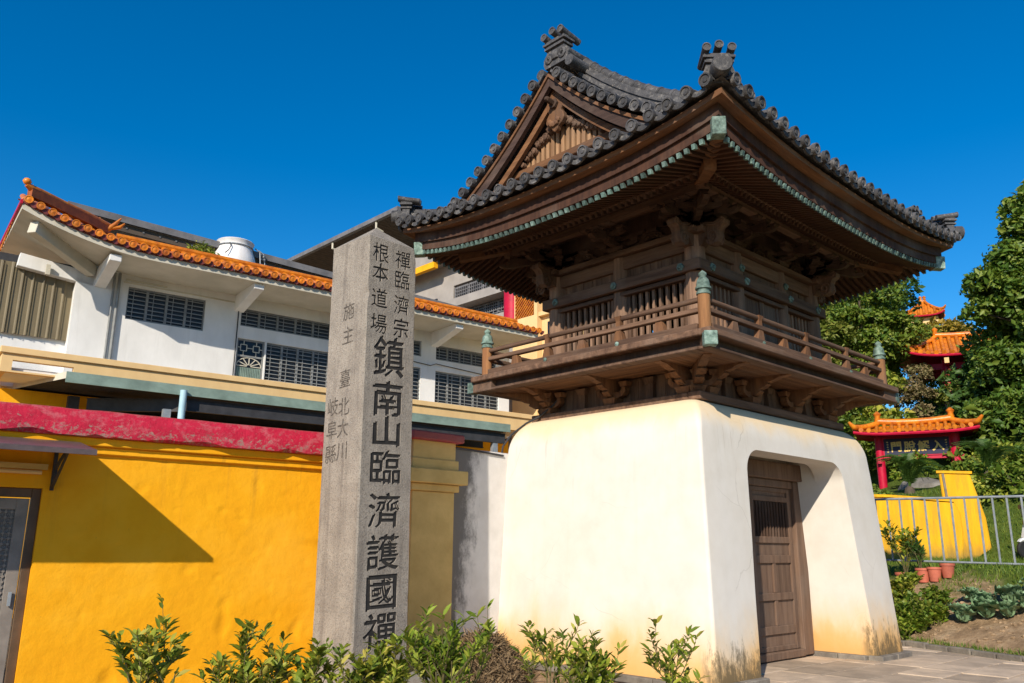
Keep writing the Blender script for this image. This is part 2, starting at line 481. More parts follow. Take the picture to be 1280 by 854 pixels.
def leafmat(name, cs, trans=0.35, rough=0.5, scale=0.8):
    """leaf colours drawn per leaf and per clump"""
    m = bpy.data.materials.new(name)
    nt, b, out = nodes_of(m)
    g = nt.nodes.new('ShaderNodeNewGeometry')
    n = nz(nt, g.outputs['Position'], scale, 3, 0.6)
    f = mth(nt, 'ADD', mth(nt, 'MULTIPLY', g.outputs['Random Per Island'], 0.55), mth(nt, 'MULTIPLY', n, 0.55))
    k = len(cs)
    c = ramp(nt, f, [(0.15+0.7*i/(k-1), cs[i]) for i in range(k)])
    nt.links.new(c, b.inputs['Base Color'])
    b.inputs['Roughness'].default_value = rough
    b.inputs['Specular IOR Level'].default_value = 0.35
    t = nt.nodes.new('ShaderNodeBsdfTranslucent')
    c2 = mix(nt, 0.5, c, (0.25, 0.33, 0.02))
    nt.links.new(c2, t.inputs['Color'])
    ms = nt.nodes.new('ShaderNodeMixShader')
    ms.inputs[0].default_value = trans
    nt.links.new(b.outputs[0], ms.inputs[1])
    nt.links.new(t.outputs[0], ms.inputs[2])
    nt.links.new(ms.outputs[0], out.inputs[0])
    return m
M['leaf_shrub'] = leafmat('shrub_leaf', [(0.22, 0.15, 0.03), (0.075, 0.115, 0.012), (0.14, 0.20, 0.018), (0.25, 0.31, 0.028), (0.40, 0.40, 0.05), (0.46, 0.38, 0.07)], 0.3, 0.55, 2.5)
M['leaf_lime'] = leafmat('lime_leaf', [(0.20, 0.14, 0.03), (0.08, 0.15, 0.015), (0.17, 0.26, 0.02), (0.29, 0.37, 0.04), (0.38, 0.38, 0.06)], 0.35, 0.55, 2.5)
M['leaf_tree'] = leafmat('broad_tree_leaf', [(0.026, 0.065, 0.010), (0.065, 0.13, 0.015), (0.125, 0.20, 0.025), (0.22, 0.26, 0.04)], 0.25, 0.5, 0.5)
M['leaf_mid'] = leafmat('bright_tree_leaf', [(0.035, 0.08, 0.011), (0.08, 0.15, 0.016), (0.16, 0.225, 0.026), (0.28, 0.30, 0.045)], 0.3, 0.5, 0.5)
M['leaf_dark'] = leafmat('dark_leaf', [(0.022, 0.055, 0.012), (0.05, 0.105, 0.018), (0.09, 0.16, 0.028)], 0.25, 0.5, 0.6)
M['leaf_olive'] = leafmat('yellow_green_leaf', [(0.07, 0.105, 0.015), (0.15, 0.19, 0.025), (0.27, 0.27, 0.05)], 0.3, 0.55, 0.5)
M['leaf_gold'] = leafmat('golden_leaf', [(0.14, 0.17, 0.02), (0.36, 0.24, 0.03), (0.45, 0.30, 0.05)], 0.3, 0.55, 0.4)
M['leaf_dry'] = leafmat('dry_brown_leaf', [(0.07, 0.06, 0.025), (0.16, 0.12, 0.055), (0.27, 0.20, 0.10), (0.13, 0.15, 0.04)], 0.2, 0.8, 0.8)
M['leaf_cabbage'] = leafmat('blue_green_leaf', [(0.10, 0.20, 0.10), (0.17, 0.29, 0.145), (0.30, 0.40, 0.22)], 0.15, 0.45, 3.0)
M['grass'] = leafmat('grass_blade', [(0.05, 0.10, 0.012), (0.10, 0.17, 0.018), (0.20, 0.25, 0.03)], 0.3, 0.6, 1.0)
# ------------------------------------------------------------------ ground
def smooth(a, b, x):
    t = min(1.0, max(0.0, (x-a)/(b-a)))
    return t*t*(3-2*t)

HS = [(-1e9, 0), (0.0, 0.0), (0.25, 0.16), (1.6, 0.62), (3.1, 1.30), (8.5, 1.42), (11.0, 3.5), (15.0, 4.2), (19.0, 6.4), (24.0, 8.0), (35.0, 13.0), (60.0, 18.0), (1e9, 18.0)]
def ground_z(x, y):
    s = x - (4.9 + 0.45*max(-8.0, min(8.0, y)))
    w = 1.0 - smooth(9.0, 17.0, y)
    h = 0.0
    for (a, ha), (b, hb) in zip(HS, HS[1:]):
        if a <= s <= b:
            h = ha + (hb-ha)*((s-a)/(b-a))
            break
    h *= w * (1.0 - smooth(-12.0, -20.0, y)*0.8)
    if s > 0.3:
        h += 0.07*noise.noise(Vector((x*1.3, y*1.3, 0))) + 0.03*noise.noise(Vector((x*4.5, y*4.5, 3)))
    else:
        h += 0.012*noise.noise(Vector((x*1.1, y*1.1, 5))) - 0.012
    return h

def axis_pts(lo, hi, fine_lo, fine_hi, step):
    a = list(np.arange(fine_lo, fine_hi+1e-6, step))
    d, x = step, fine_lo
    while x > lo:
        d *= 1.35; x -= d; a.insert(0, max(x, lo))
    d, x = step, fine_hi
    while x < hi:
        d *= 1.35; x += d; a.append(min(x, hi))
    return a
gx = axis_pts(-700, 700, -11, 26, 0.22)
gy = axis_pts(-700, 700, -8, 12, 0.22)
gb = MB()
gb.grid([[(x, y, ground_z(x, y)) for x in gx] for y in gy])

gm = bpy.data.materials.new('soil_and_grass')
nt, b, out = nodes_of(gm)
co = coords(nt, 'pos')
soil = ramp(nt, nz(nt, co, 3.2, 8, 0.7), [(0.3, (0.19, 0.125, 0.07)), (0.5, (0.37, 0.25, 0.145)), (0.72, (0.56, 0.41, 0.26))])
grs = ramp(nt, nz(nt, co, 5.0, 6, 0.7), [(0.3, (0.05, 0.085, 0.014)), (0.6, (0.11, 0.15, 0.025)), (0.8, (0.19, 0.18, 0.05))])
sx = sep_z(nt, co)
sline = mth(nt, 'SUBTRACT', sx[0], mth(nt, 'ADD', mth(nt, 'MULTIPLY', sx[1], 0.45), 4.9))
sl2 = mth(nt, 'ADD', sline, mth(nt, 'MULTIPLY', mth(nt, 'SUBTRACT', nz(nt, co, 1.1, 5, 0.7), 0.5), 3.0))
gfac = mapr(nt, sl2, 2.0, 2.9, 0.0, 1.0)
nt.links.new(mix(nt, gfac, soil, grs), b.inputs['Base Color'])
b.inputs['Roughness'].default_value = 0.95
b.inputs['Specular IOR Level'].default_value = 0.1
bump(nt, b, nz(nt, co, 14, 8, 0.75), 0.9, 0.06)
ground = gb.obj('ground', gm, smooth=60)
tag(ground, kind='structure')

# forecourt paving: each flagstone a piece, mortar bed below
pv = MB()
pv.box(-7.0, 4.15, -6.2, -0.98, -0.03, 0.016)
paving = pv.obj('forecourt_paving', MAT('paving_mortar', (0.52, 0.43, 0.33), (0.40, 0.33, 0.25), 9, rough=0.95, bmp=0.4, rand=0))
tag(paving, kind='structure')
k = 0
ys = [-6.2 + 0.58*i for i in range(10)]
for iy in range(9):
    x = -3.4 + random.uniform(-0.5, 0.1)
    while x < 4.05:
        w = random.uniform(0.62, 0.98)
        x1 = min(x+w, 4.12)
        if x1-x > 0.2 and x1 > -3.2:
            g = 0.012
            z = 0.016 + random.uniform(0.012, 0.022)
            m = MB()
            j = lambda: random.uniform(-0.008, 0.008)
            y0, y1 = ys[iy]+g, ys[iy]+0.58-g
            top = [(x+g+j(), y0+j(), z+j()*0.3), (x1-g+j(), y0+j(), z+j()*0.3), (x1-g+j(), y1+j(), z+j()*0.3), (x+g+j(), y1+j(), z+j()*0.3)]
            bot = [(p[0], p[1], 0.010) for p in top]
            m.add(bot+top, [(4,5,6,7),(0,1,5,4),(1,2,6,5),(2,3,7,6),(3,0,4,7)])
            m.obj('flagstone', M['stone'], paving, bevel=0.006)
        x = x1
# kerb stones between paving and soil bed
kb = thing('bed_kerb', 'low stone kerb edging the soil bed beside the paving', 'kerb', (4.9, 0, 0))
for i in range(14):
    y = -5.6 + i*0.42
    p = (0.45*y-0.06, y, 0.04)
    q = (0.45*(y+0.40)-0.06, y+0.40, 0.04)
    MB().bar(p, q, 0.12, 0.15+random.uniform(-0.02, 0.02)).obj('kerb_stone', M['plinth'], kb, bevel=0.015)

# ================================================================== GATE TOWER
G = thing('gate_tower', 'wooden gate tower with curved grey tiled roof and balcony on a rounded white plaster base', 'gate tower')

# ---- plaster base
def base_inset(z):
    if z < 3.08:
        return 0.20*z/3.08
    t = (z-3.08)/(3.60-3.08)
    return 0.20 + 0.36*(1-math.sqrt(max(0, 1-t*t)))
def rrect(hx, hy, r, n=6, side=14):
    pts = []
    for (sx_, sy_, a0) in ((1,1,0), (-1,1,90), (-1,-1,180), (1,-1,270)):
        cx, cy = sx_*(hx-r), sy_*(hy-r)
        for i in range(n+1):
            a = R(a0 + 90*i/n)
            pts.append((cx+r*math.cos(a), cy+r*math.sin(a)))
    out_ = []
    for i, p in enumerate(pts):
        q = pts[(i+1) % len(pts)]
        out_.append(p)
        L = math.dist(p, q)
        if L > 0.6:
            for k_ in range(1, side):
                out_.append((p[0]+(q[0]-p[0])*k_/side, p[1]+(q[1]-p[1])*k_/side))
    return out_
zs = [0.0+0.22*i for i in range(15)] + [3.15, 3.22, 3.29, 3.36, 3.42, 3.48, 3.53, 3.57, 3.60]
bm = bmesh.new()
loops = []
for z in zs:
    ins = base_inset(z)
    lp = []
    for (x, y) in rrect(2.645-ins, 2.0-ins, 0.045+0.05*smooth(2.9, 3.6, z)):
        d = 0.010*noise.noise(Vector((x*1.4, y*1.4, z*1.4)))
        nrm = Vector((x/2.6, y/2.0, 0)).normalized()
        lp.append(bm.verts.new((x+nrm.x*d, y+nrm.y*d, z)))
    loops.append(lp)
n = len(loops[0])
for a, c in zip(loops, loops[1:]):
    for i in range(n):
        bm.faces.new((a[i], a[(i+1) % n], c[(i+1) % n], c[i]))
bm.faces.new(loops[0][::-1]); bm.faces.new(loops[-1])
bmesh.ops.recalc_face_normals(bm, faces=bm.faces)
me = bpy.data.meshes.new('plaster_base'); bm.to_mesh(me); bm.free()
tmp = bpy.data.objects.new('tmp_base', me); COL.objects.link(tmp)
arch = [(-1.72, -0.4), (1.72, -0.4)]
cr, tz, tx = 0.34, 2.97, 1.42
for i in range(9):
    a = R(90*i/8)
    arch.append((tx-cr+cr*math.cos(a), tz-cr+cr*math.sin(a)))
for i in range(9):
    a = R(90+90*i/8)
    arch.append((-tx+cr+cr*math.cos(a), tz-cr+cr*math.sin(a)))
cuts = []
for poly, y0, y1 in ((arch, -3.0, -0.90), ([(-1.68, -0.3), (1.68, -0.3), (1.37, 3.22), (-1.37, 3.22)], -1.36, -0.89)):
    c = MB()
    c.prism(poly, frame((0, (y0+y1)/2, 0), (1,0,0), (0,0,1), (0,-1,0)), y1-y0)
    mm_ = c.mesh('cut')
    b2 = bmesh.new(); b2.from_mesh(mm_); bmesh.ops.recalc_face_normals(b2, faces=b2.faces); b2.to_mesh(mm_); b2.free()
    co_ = bpy.data.objects.new('cut', mm_); COL.objects.link(co_); cuts.append(co_)
    md = tmp.modifiers.new('b', 'BOOLEAN'); md.operation = 'DIFFERENCE'; md.solver = 'EXACT'; md.object = co_
bpy.context.view_layer.update()
dg = bpy.context.evaluated_depsgraph_get()
me2 = bpy.data.meshes.new_from_object(tmp.evaluated_get(dg))
for o in cuts + [tmp]: bpy.data.objects.remove(o)
me2.name = 'plaster_base'
me2.polygons.foreach_set('use_smooth', [True]*len(me2.polygons))
me2.set_sharp_from_angle(angle=R(42))
me2.materials.clear(); me2.materials.append(M['plaster'])
base = put('plaster_base', me2, G)

# ---- plinth stones round the foot
pl = MB().box(-2.60, 2.60, -0.92, 1.95, 0.0, 0.07).obj('plinth', M['plinth'], G)
for (x0, x1) in ((-2.72, -1.62), (1.62, 2.72)):
    n_ = 2
    for i in range(n_):
        a, c = x0+(x1-x0)*i/n_+0.004, x0+(x1-x0)*(i+1)/n_-0.004
        MB().box(a, c, -2.09, -1.86, 0.0, 0.105).obj('plinth_stone', M['plinth'], pl, bevel=0.012)
for i in range(2):
    MB().box(1.55, 1.71, -1.85+i*0.44, -1.85+i*0.44+0.43, 0.0, 0.10).obj('plinth_stone', M['plinth'], pl, bevel=0.012)
    MB().box(-1.71, -1.55, -1.85+i*0.44, -1.85+i*0.44+0.43, 0.0, 0.10).obj('plinth_stone', M['plinth'], pl, bevel=0.012)
for i in range(5):
    MB().box(-2.74, -2.62, -1.85+i*0.72, -1.85+i*0.72+0.71, 0.0, 0.09+random.uniform(0, 0.02)).obj('plinth_stone', M['plinth'], pl, bevel=0.012)
    MB().box(2.62, 2.74, -1.85+i*0.72, -1.85+i*0.72+0.71, 0.0, 0.09+random.uniform(0, 0.02)).obj('plinth_stone', M['plinth'], pl, bevel=0.012)

# ---- door in the recess
DY = -0.93
df = MB()
for s_ in (-1, 1):
    df.box(min(s_*1.26, s_*1.56), max(s_*1.26, s_*1.56), DY-0.12, DY+0.03, 0.06, 2.72)
df.box(-1.56, 1.56, DY-0.20, DY+0.03, 2.72, 2.98)
df.box(-1.26, 1.26, DY-0.10, DY+0.03, 2.60, 2.715)
df.box(-1.26, 1.26, DY-0.13, DY+0.03, 0.05, 0.16)
dframe = df.obj('door_frame', M['door_wood'], G, bevel=0.01)
for s_ in (-1, 1):
    X = lambda a, c: (min(s_*a, s_*c), max(s_*a, s_*c))
    lf = MB()
    def bx(a, c, y0, y1, z0, z1):
        x0, x1 = X(a, c); lf.box(x0, x1, y0, y1, z0, z1)
    for a, c in ((0.012, 0.11), (1.15, 1.252)):
        bx(a, c, DY-0.055, DY, 0.165, 2.595)
    for z0, z1 in ((0.165, 0.235), (0.40, 0.52), (0.89, 1.0), (1.44, 1.56), (1.74, 1.84), (2.38, 2.46), (2.53, 2.595)):
        bx(0.112, 1.148, DY-0.053, DY, z0, z1)
    for z0, z1 in ((0.522, 0.888), (1.002, 1.438)):
        bx(0.59, 0.67, DY-0.051, DY, z0, z1)
    leaf = lf.obj('door', M['door_wood'], G, bevel=0.006)
    for a, c, z0, z1 in ((0.11, 1.15, 0.235, 0.40), (0.11, 0.59, 0.52, 0.89), (0.67, 1.15, 0.52, 0.89), (0.11, 0.59, 1.0, 1.44),
                         (0.67, 1.15, 1.0, 1.44), (0.11, 1.15, 1.56, 1.74), (0.11, 1.15, 2.46, 2.53)):
        x0, x1 = X(a, c)
        MB().box(x0, x1, DY-0.022, DY-0.004, z0, z1).obj('panel', M['door_wood'], leaf)
    for i in range(12):
        x = s_*(0.15 + 0.088*i)
        MB().bar((x, DY-0.03, 1.84), (x, DY-0.03, 2.38), 0.032, 0.032, (1, 1, 0)).obj('grille_bar', M['wood_dark'], leaf)
    x0, x1 = X(0.11, 1.15)
    MB().box(x0, x1, DY-0.004, DY+0.01, 1.84, 2.38).obj('panel', M['wood_dark'], leaf)

# ---- sill plate on the plaster and skirt wall under the balcony
sp = MB()
for s_ in (-1, 1):
    y = s_*1.50
    sp.box(-2.10, 2.10, min(y-0.10, y+0.10), max(y-0.10, y+0.10), 3.585, 3.70)
    x = s_*2.0
    sp.box(min(x-0.10, x+0.10), max(x-0.10, x+0.10), -1.395, 1.395, 3.588, 3.697)
sp.obj('sill_beam', M['wood_x'], G, bevel=0.012)
for i in range(24):
    for s_ in (-1, 1):
        if i < 17:
            y0 = -1.36+0.16*i
            MB().box(s_*1.86-0.02, s_*1.86+0.02, y0+0.003, y0+0.157, 3.66, 4.06).obj('skirt_board', M['wood_z'], G)
        x0 = -1.84+0.1535*i
        MB().box(x0+0.003, x0+0.150, s_*1.36-0.02, s_*1.36+0.02, 3.66, 4.06).obj('skirt_board', M['wood_z'], G)

def P2(side, a, o, z):
    """point on one side: a along the wall, o outwards from the gate's centre"""
    return {'A': (-o, -a, z), 'B': (a, -o, z), 'C': (o, a, z), 'D': (-a, o, z)}[side]
def SV(side, a, o, z=0):
    return Vector(P2(side, a, o, z))

# brackets that carry the balcony: stepped curl profile
prof = [(0.0, 0.0), (0.10, 0.0), (0.17, 0.03), (0.19, 0.08), (0.16, 0.11), (0.24, 0.13), (0.30, 0.17), (0.28, 0.20), (0.36, 0.22),
        (0.42, 0.26), (0.40, 0.28), (0.50, 0.30), (0.60, 0.335), (0.74, 0.35), (0.76, 0.375), (0.0, 0.375)]
def balcony_bracket(pos, dirv, L=1.0):
    d = Vector(dirv).normalized()
    m = MB()
    m.prism([(x*L, y) for x, y in prof], frame(pos, d, (0,0,1), d.cross(Vector((0,0,1)))), 0.115)
    side = Vector((0,0,1)).cross(d)
    c = Vector(pos)
    # bearing block and its two side curls
    m.bar(c+d*0.10+Vector((0,0,-0.02)), c+d*0.10+Vector((0,0,0.09)), 0.17, 0.17, d, 0.24, 0.24)
    for s2 in (-1, 1):
        poly = [(0.0, 0.09), (0.13, 0.09), (0.22, 0.12), (0.27, 0.18), (0.26, 0.24), (0.21, 0.25), (0.20, 0.20), (0.15, 0.17), (0.0, 0.19)]
        m.prism(poly, frame(c+d*0.10, side*s2, (0,0,1), side.cross(Vector((0,0,1)))*s2), 0.11)
        m.bar(c+d*0.10+side*s2*0.235+Vector((0,0,0.25)), c+d*0.10+side*s2*0.235+Vector((0,0,0.32)), 0.11, 0.11, d, 0.15, 0.15)
    return m.obj('balcony_bracket', M['wood_new_z'], G, smooth=30)
for side, la, oa in (('A', (-1.30, 0.0, 1.30), 1.875), ('C', (-1.30, 0.0, 1.30), 1.875), ('B', (-1.72, -0.62, 0.62, 1.72), 1.375), ('D', (-1.72, -0.62, 0.62, 1.72), 1.375)):
    dv = SV(side, 0, 1)
    for a in la:
        balcony_bracket(SV(side, a, oa, 3.70), dv)
    for a0, a1 in zip(la, la[1:]):          # struts between the brackets
        a = (a0+a1)/2
        m = MB()
        p = SV(side, a, oa+0.02, 3.70)
        m.bar(p, p+Vector((0,0,0.24)), 0.13, 0.13, dv, 0.13, 0.10)
        m.bar(p+Vector((0,0,0.24)), p+Vector((0,0,0.33)), 0.13, 0.13, dv, 0.20, 0.18)
        m.obj('strut', M['wood_z'], G)
for sx_ in (-1, 1):
    for sy_ in (-1, 1):
        balcony_bracket(Vector((sx_*1.86, sy_*1.36, 3.70)), (sx_, sy_, 0), 1.25)

# ---- balcony
HX, HY = 2.64, 2.08
dk = MB()
dk.box(-HX-0.19, HX+0.19, -HY-0.19, HY+0.19, 4.235, 4.325)
deck = dk.obj('balcony_deck', M['wood_x'], G, bevel=0.012)
eb = MB()
for s_ in (-1, 1):
    eb.box(-HX-0.03, HX+0.03, min(s_*(HY-0.08), s_*(HY+0.03)), max(s_*(HY-0.08), s_*(HY+0.03)), 4.10, 4.234)
    eb.box(min(s_*(HX-0.08), s_*(HX+0.03)), max(s_*(HX-0.08), s_*(HX+0.03)), -HY+0.082, HY-0.082, 4.102, 4.234)
eb.obj('edge_beam', M['wood_dark'], G)  # recess shade under the deck deepened by the dark wood colour
bt = MB()
for s_ in (-1, 1):
    bt.box(-HX-0.16, HX+0.16, min(s_*(HY-0.02), s_*(HY+0.16)), max(s_*(HY-0.02), s_*(HY+0.16)), 4.062, 4.099)
    bt.box(min(s_*(HX-0.02), s_*(HX+0.16)), max(s_*(HX-0.02), s_*(HX+0.16)), -HY+0.03, HY-0.03, 4.063, 4.099)
bt.obj('edge_batten', M['wood_x'], G, bevel=0.008)
# soffit boards under the deck
i = 0
for k_ in range(8):
    o0, o1 = 1.40+0.09*k_, 1.40+0.09*k_+0.086
    for s_ in (-1, 1):
        MB().box(-HX+0.0, HX-0.0, min(s_*o0, s_*o1), max(s_*o0, s_*o1), 4.068, 4.085).obj('soffit_board', M['wood_new_x'], G)
    o0 += 0.49; o1 += 0.49
    for s_ in (-1, 1):
        MB().box(min(s_*o0, s_*o1), max(s_*o0, s_*o1), -1.395, 1.395, 4.066, 4.083).obj('soffit_board', M['wood_new_y'], G)
# corner beams with copper ends
for sx_ in (-1, 1):
    for sy_ in (-1, 1):
        if (sx_, sy_) == (-1, -1):
            d = Vector((-1, -1, 0)).normalized()
        elif (sx_, sy_) == (1, -1):
            d = Vector((1, 0, 0))
        elif (sx_, sy_) == (-1, 1):
            d = Vector((0, 1, 0))
        else:
            d = Vector((1, 1, 0)).normalized()
        c = Vector((sx_*(HX+0.05), sy_*(HY+0.05), 4.165))
        L = 0.27 if d.length and abs(d.x) == 1 or abs(d.y) == 1 else 0.235
        cb = MB().bar(c-d*0.3, c+d*L, 0.15, 0.165).obj('corner_beam', M['wood_x'], G)
        MB().bar(c+d*(L-0.13), c+d*(L+0.01), 0.166, 0.181).obj('copper_end', M['copper'], cb, bevel=0.008)

# ---- balustrade
post_m = MB().tube([(0,0,0), (0,0,0.485)], 0.082, 16).mesh('post', M['post_wood'], 40)
fin_prof = [(0.074, 0.48), (0.094, 0.485), (0.094, 0.515), (0.078, 0.525), (0.083, 0.545), (0.105, 0.555), (0.105, 0.575), (0.085, 0.60), (0.088, 0.625),
            (0.076, 0.68), (0.058, 0.705), (0.042, 0.715), (0.046, 0.735), (0.056, 0.75), (0.050, 0.775), (0.022, 0.80), (0.004, 0.815)]
fin_m = MB().lathe(fin_prof, None, 16).mesh('finial', M['copper'], 50)
for sx_ in (-1, 1):
    for sy_ in (-1, 1):
        p = put('balustrade_post', post_m, G, Matrix.Translation((sx_*HX, sy_*HY, 4.325)))
        put('finial', fin_m, p)
short_m = MB().prism([(-0.085, 0.0), (0.085, 0.0), (0.05, 0.13), (-0.05, 0.13)], frame((0,0,0), (1,0,0), (0,0,1), (0,-1,0)), 0.085).mesh('rail_block', M['wood_new_z'])
tall = MB()
tall.prism([(-0.085, 0.0), (0.085, 0.0), (0.05, 0.13), (-0.05, 0.13)], frame((0,0,0), (1,0,0), (0,0,1), (0,-1,0)), 0.085)
tall.box(-0.04, 0.04, -0.036, 0.036, 0.125, 0.287)
tall.bar((0,0,0.284), (0,0,0.345), 0.075, 0.075, (0,1,0), 0.12, 0.11)
tall_m = tall.mesh('rail_strut', M['wood_new_z'])
stud_m = MB().lathe([(0.034, 0), (0.034, 0.012), (0.02, 0.02), (0.004, 0.03)], None, 8).mesh('copper_stud', M['copper'])
for side, half, off, cnt in (('A', HY, HX, 5), ('C', HY, HX, 5), ('B', HX, HY, 7), ('D', HX, HY, 7)):
    dv, av = SV(side, 0, 1), SV(side, 1, 0)
    ax = 'y' if side in 'AC' else 'x'
    MB().bar(SV(side, -half+0.08, off, 4.382), SV(side, half-0.08, off, 4.382), 0.13, 0.112).obj('bottom_rail', M['wood_'+ax], G, bevel=0.01)
    MB().bar(SV(side, -half+0.07, off, 4.615), SV(side, half-0.07, off, 4.615), 0.095, 0.062).obj('middle_rail', M['wood_'+ax], G, bevel=0.008)
    MB().tube([SV(side, -half+0.06, off, 4.755), SV(side, half-0.06, off, 4.755)], 0.037, 10).obj('top_rail', M['wood_'+ax], G, smooth=40)
    for i in range(cnt):
        a = -half + 2*half*(i+1)/(cnt+1)
        put('rail_strut' if i % 2 else 'rail_block', tall_m if i % 2 else short_m, G,
            frame(SV(side, a, off, 4.44), av, Vector((0,0,1)).cross(av), (0,0,1)))
        if i % 2 == 1:
            put('copper_stud', stud_m, G, facing(SV(side, a, off+0.066, 4.385), dv))

# ---- upper storey
CX, CY = 1.70, 1.36
colpos = [(sx_*CX, sy_*CY) for sx_ in (-1, 1) for sy_ in (-1, 1)] + [(-CX, 0), (CX, 0)] + [(sx_*0.66, sy_*CY) for sx_ in (-1, 1) for sy_ in (-1, 1)]
for (x, y) in colpos:
    corner = abs(x) == CX and abs(y) == CY
    r = 0.155 if corner else 0.135
    MB().tube([(x, y, 4.32), (x, y, 5.0), (x, y, 5.9), (x, y, 6.07)], [r, r, r*0.96, r*0.86], 18).obj('column', M['column_wood'], G, smooth=40)

def wall_side(side, half, off, cols):
    av, dv = SV(side, 1, 0), SV(side, 0, 1)
    ax = 'y' if side in 'AC' else 'x'
    W = M['wood_'+ax]
    for z0, z1, th, o_, nm in ((4.326, 4.44, 0.22, 0.0, 'floor_sill'), (5.49, 5.655, 0.10, 0.15, 'band_beam'), (5.41, 5.475, 0.12, 0.06, 'window_head'),
                               (5.845, 6.045, 0.16, 0.0, 'head_beam')):
        MB().bar(SV(side, -half-(0.19 if nm == 'band_beam' else 0.0), off+o_, (z0+z1)/2), SV(side, half+(0.19 if nm == 'band_beam' else 0.0), off+o_, (z0+z1)/2), th, z1-z0).obj(nm, W, G, bevel=0.01)
    ext = half + 0.26 + (0.0 if side in 'AC' else 0.002)
    MB().bar(SV(side, -ext, off, 6.092), SV(side, ext, off, 6.092), 0.34, 0.088 if side in 'AC' else 0.083).obj('wall_plate', W, G, bevel=0.01)
    # vertical boards above the band
    L = 2*half
    nb = int(L/0.19)
    for i in range(nb):
        a0, a1 = -half + L*i/nb + 0.003, -half + L*(i+1)/nb - 0.003
        MB().bar(SV(side, a0, off+random.uniform(0.0, 0.012), 5.75), SV(side, a1, off+0.006, 5.75), 0.03, 0.20).obj('wall_board', M['wood_z'], G)
    # bays
    for k_, (c0, c1) in enumerate(zip(cols, cols[1:])):
        b0, b1 = c0+0.15, c1-0.15
        if side in 'BD' and k_ == 1:
            for j_ in range(2):                       # double doors
                a0 = b0 + (b1-b0)*j_/2 + 0.006
                a1 = b0 + (b1-b0)*(j_+1)/2 - 0.006
                dr = MB().bar(SV(side, a0, off+0.02, 4.93), SV(side, a1, off+0.02, 4.93), 0.04, 0.96).obj('upper_door', M['wood_z'], G)
                fr_ = MB()
                for aa in (a0+0.03, a1-0.03):
                    fr_.bar(SV(side, aa, off+0.045, 4.45), SV(side, aa, off+0.045, 5.41), 0.06, 0.03, dv)
                fr_.obj('stile', M['wood_z'], dr)
            continue
        fr_ = MB()
        for aa in (b0, b1):
            fr_.bar(SV(side, aa, off, 4.44), SV(side, aa, off, 5.41), 0.07, 0.09, dv)
        fr_.bar(SV(side, b0, off, 4.56), SV(side, b1, off, 4.56), 0.08, 0.07)
        win = fr_.obj('window_grille', M['wood_z'], G)
        MB().bar(SV(side, b0, off-0.02, 4.48), SV(side, b1, off-0.02, 4.48), 0.03, 0.12).obj('lower_panel', W, win)
        nbar = 8 if side in 'AC' else 6
        for i in range(nbar):
            a = b0 + 0.035 + (b1-b0-0.07)*(i+0.5)/nbar
            MB().bar(SV(side, a, off+0.01, 4.57), SV(side, a, off+0.01, 5.42), 0.046, 0.05, dv).obj('grille_bar', M['column_wood'], win)
    # copper leaf fittings on the band
    for c in cols:
        corner = abs(c) == max(cols)
        for z in ((5.57,) if side in 'AC' or corner else (5.57, 5.80)):
            m = MB()
            m.lathe([(0.062, 0), (0.062, 0.02), (0.03, 0.03), (0.028, 0.05), (0.004, 0.055)], facing(SV(side, c+(0.12 if corner and c < 0 else (-0.12 if corner else 0)), off+(0.20 if z < 5.7 else 0.13), z), dv), 6)
            m.obj('copper_fitting', M['copper'], G)
wall_side('A', CY, CX, (-CY, 0.0, CY))
wall_side('C', CY, CX, (-CY, 0.0, CY))
wall_side('B', CX, CY, (-CX, -0.66, 0.66, CX))
wall_side('D', CX, CY, (-CX, -0.66, 0.66, CX))
MB().box(-1.6, 1.6, -1.25, 1.25, 4.27, 4.33).obj('inner_floor', M['wood_dark'], G)
MB().box(-1.6, 1.6, -1.25, 1.25, 6.06, 6.10).obj('inner_ceiling', M['wood_dark'], G)

# carved nosings at the corner columns (curled ends of the head beams)
def scroll(m, c, d, s=1.0, th=0.15):
    """a nosing that swells out and curls back under itself"""
    d = Vector(d); z = Vector((0,0,1))
    n_ = d.cross(z)
    poly = [(0.0, 0.16), (0.14, 0.175), (0.26, 0.14), (0.33, 0.16), (0.40, 0.19), (0.44, 0.15), (0.43, 0.09), (0.36, 0.055), (0.33, 0.0), (0.34, -0.07),
            (0.30, -0.15), (0.22, -0.19), (0.15, -0.17), (0.12, -0.11), (0.15, -0.06), (0.10, -0.05), (0.05, -0.14), (0.0, -0.16)]
    m.prism([(x*s, y*s) for x, y in poly], frame(c, d, z, n_), th)
    pts, rr = [], []
    for i in range(15):                 # raised spiral on both cheeks
        a = R(-60 + 36*i); rad_ = (0.105 - 0.0062*i)*s
        pts.append((0.225*s + rad_*math.cos(a), -0.075*s + rad_*math.sin(a))); rr.append(0.022*s)
    for sd_ in (-1, 1):
        m.tube([c + d*x + z*y + n_*(sd_*th/2) for x, y in pts], rr, 6)
        m.tube([c + d*(x*s) + z*(y*s) + n_*(sd_*th/2) for x, y in ((0.02, 0.13), (0.14, 0.14), (0.26, 0.10), (0.36, 0.11), (0.41, 0.14))], 0.02*s, 6)
for sx_ in (-1, 1):
    for sy_ in (-1, 1):
        m = MB()
        c = Vector((sx_*CX, sy_*CY, 6.02))
        scroll(m, c + Vector((sx_*0.12, 0, 0)), (sx_, 0, 0))
        scroll(m, c + Vector((0, sy_*0.12, 0)), (0, sy_, 0))
        m.obj('carved_nosing', M['wood_z'], G, smooth=35)

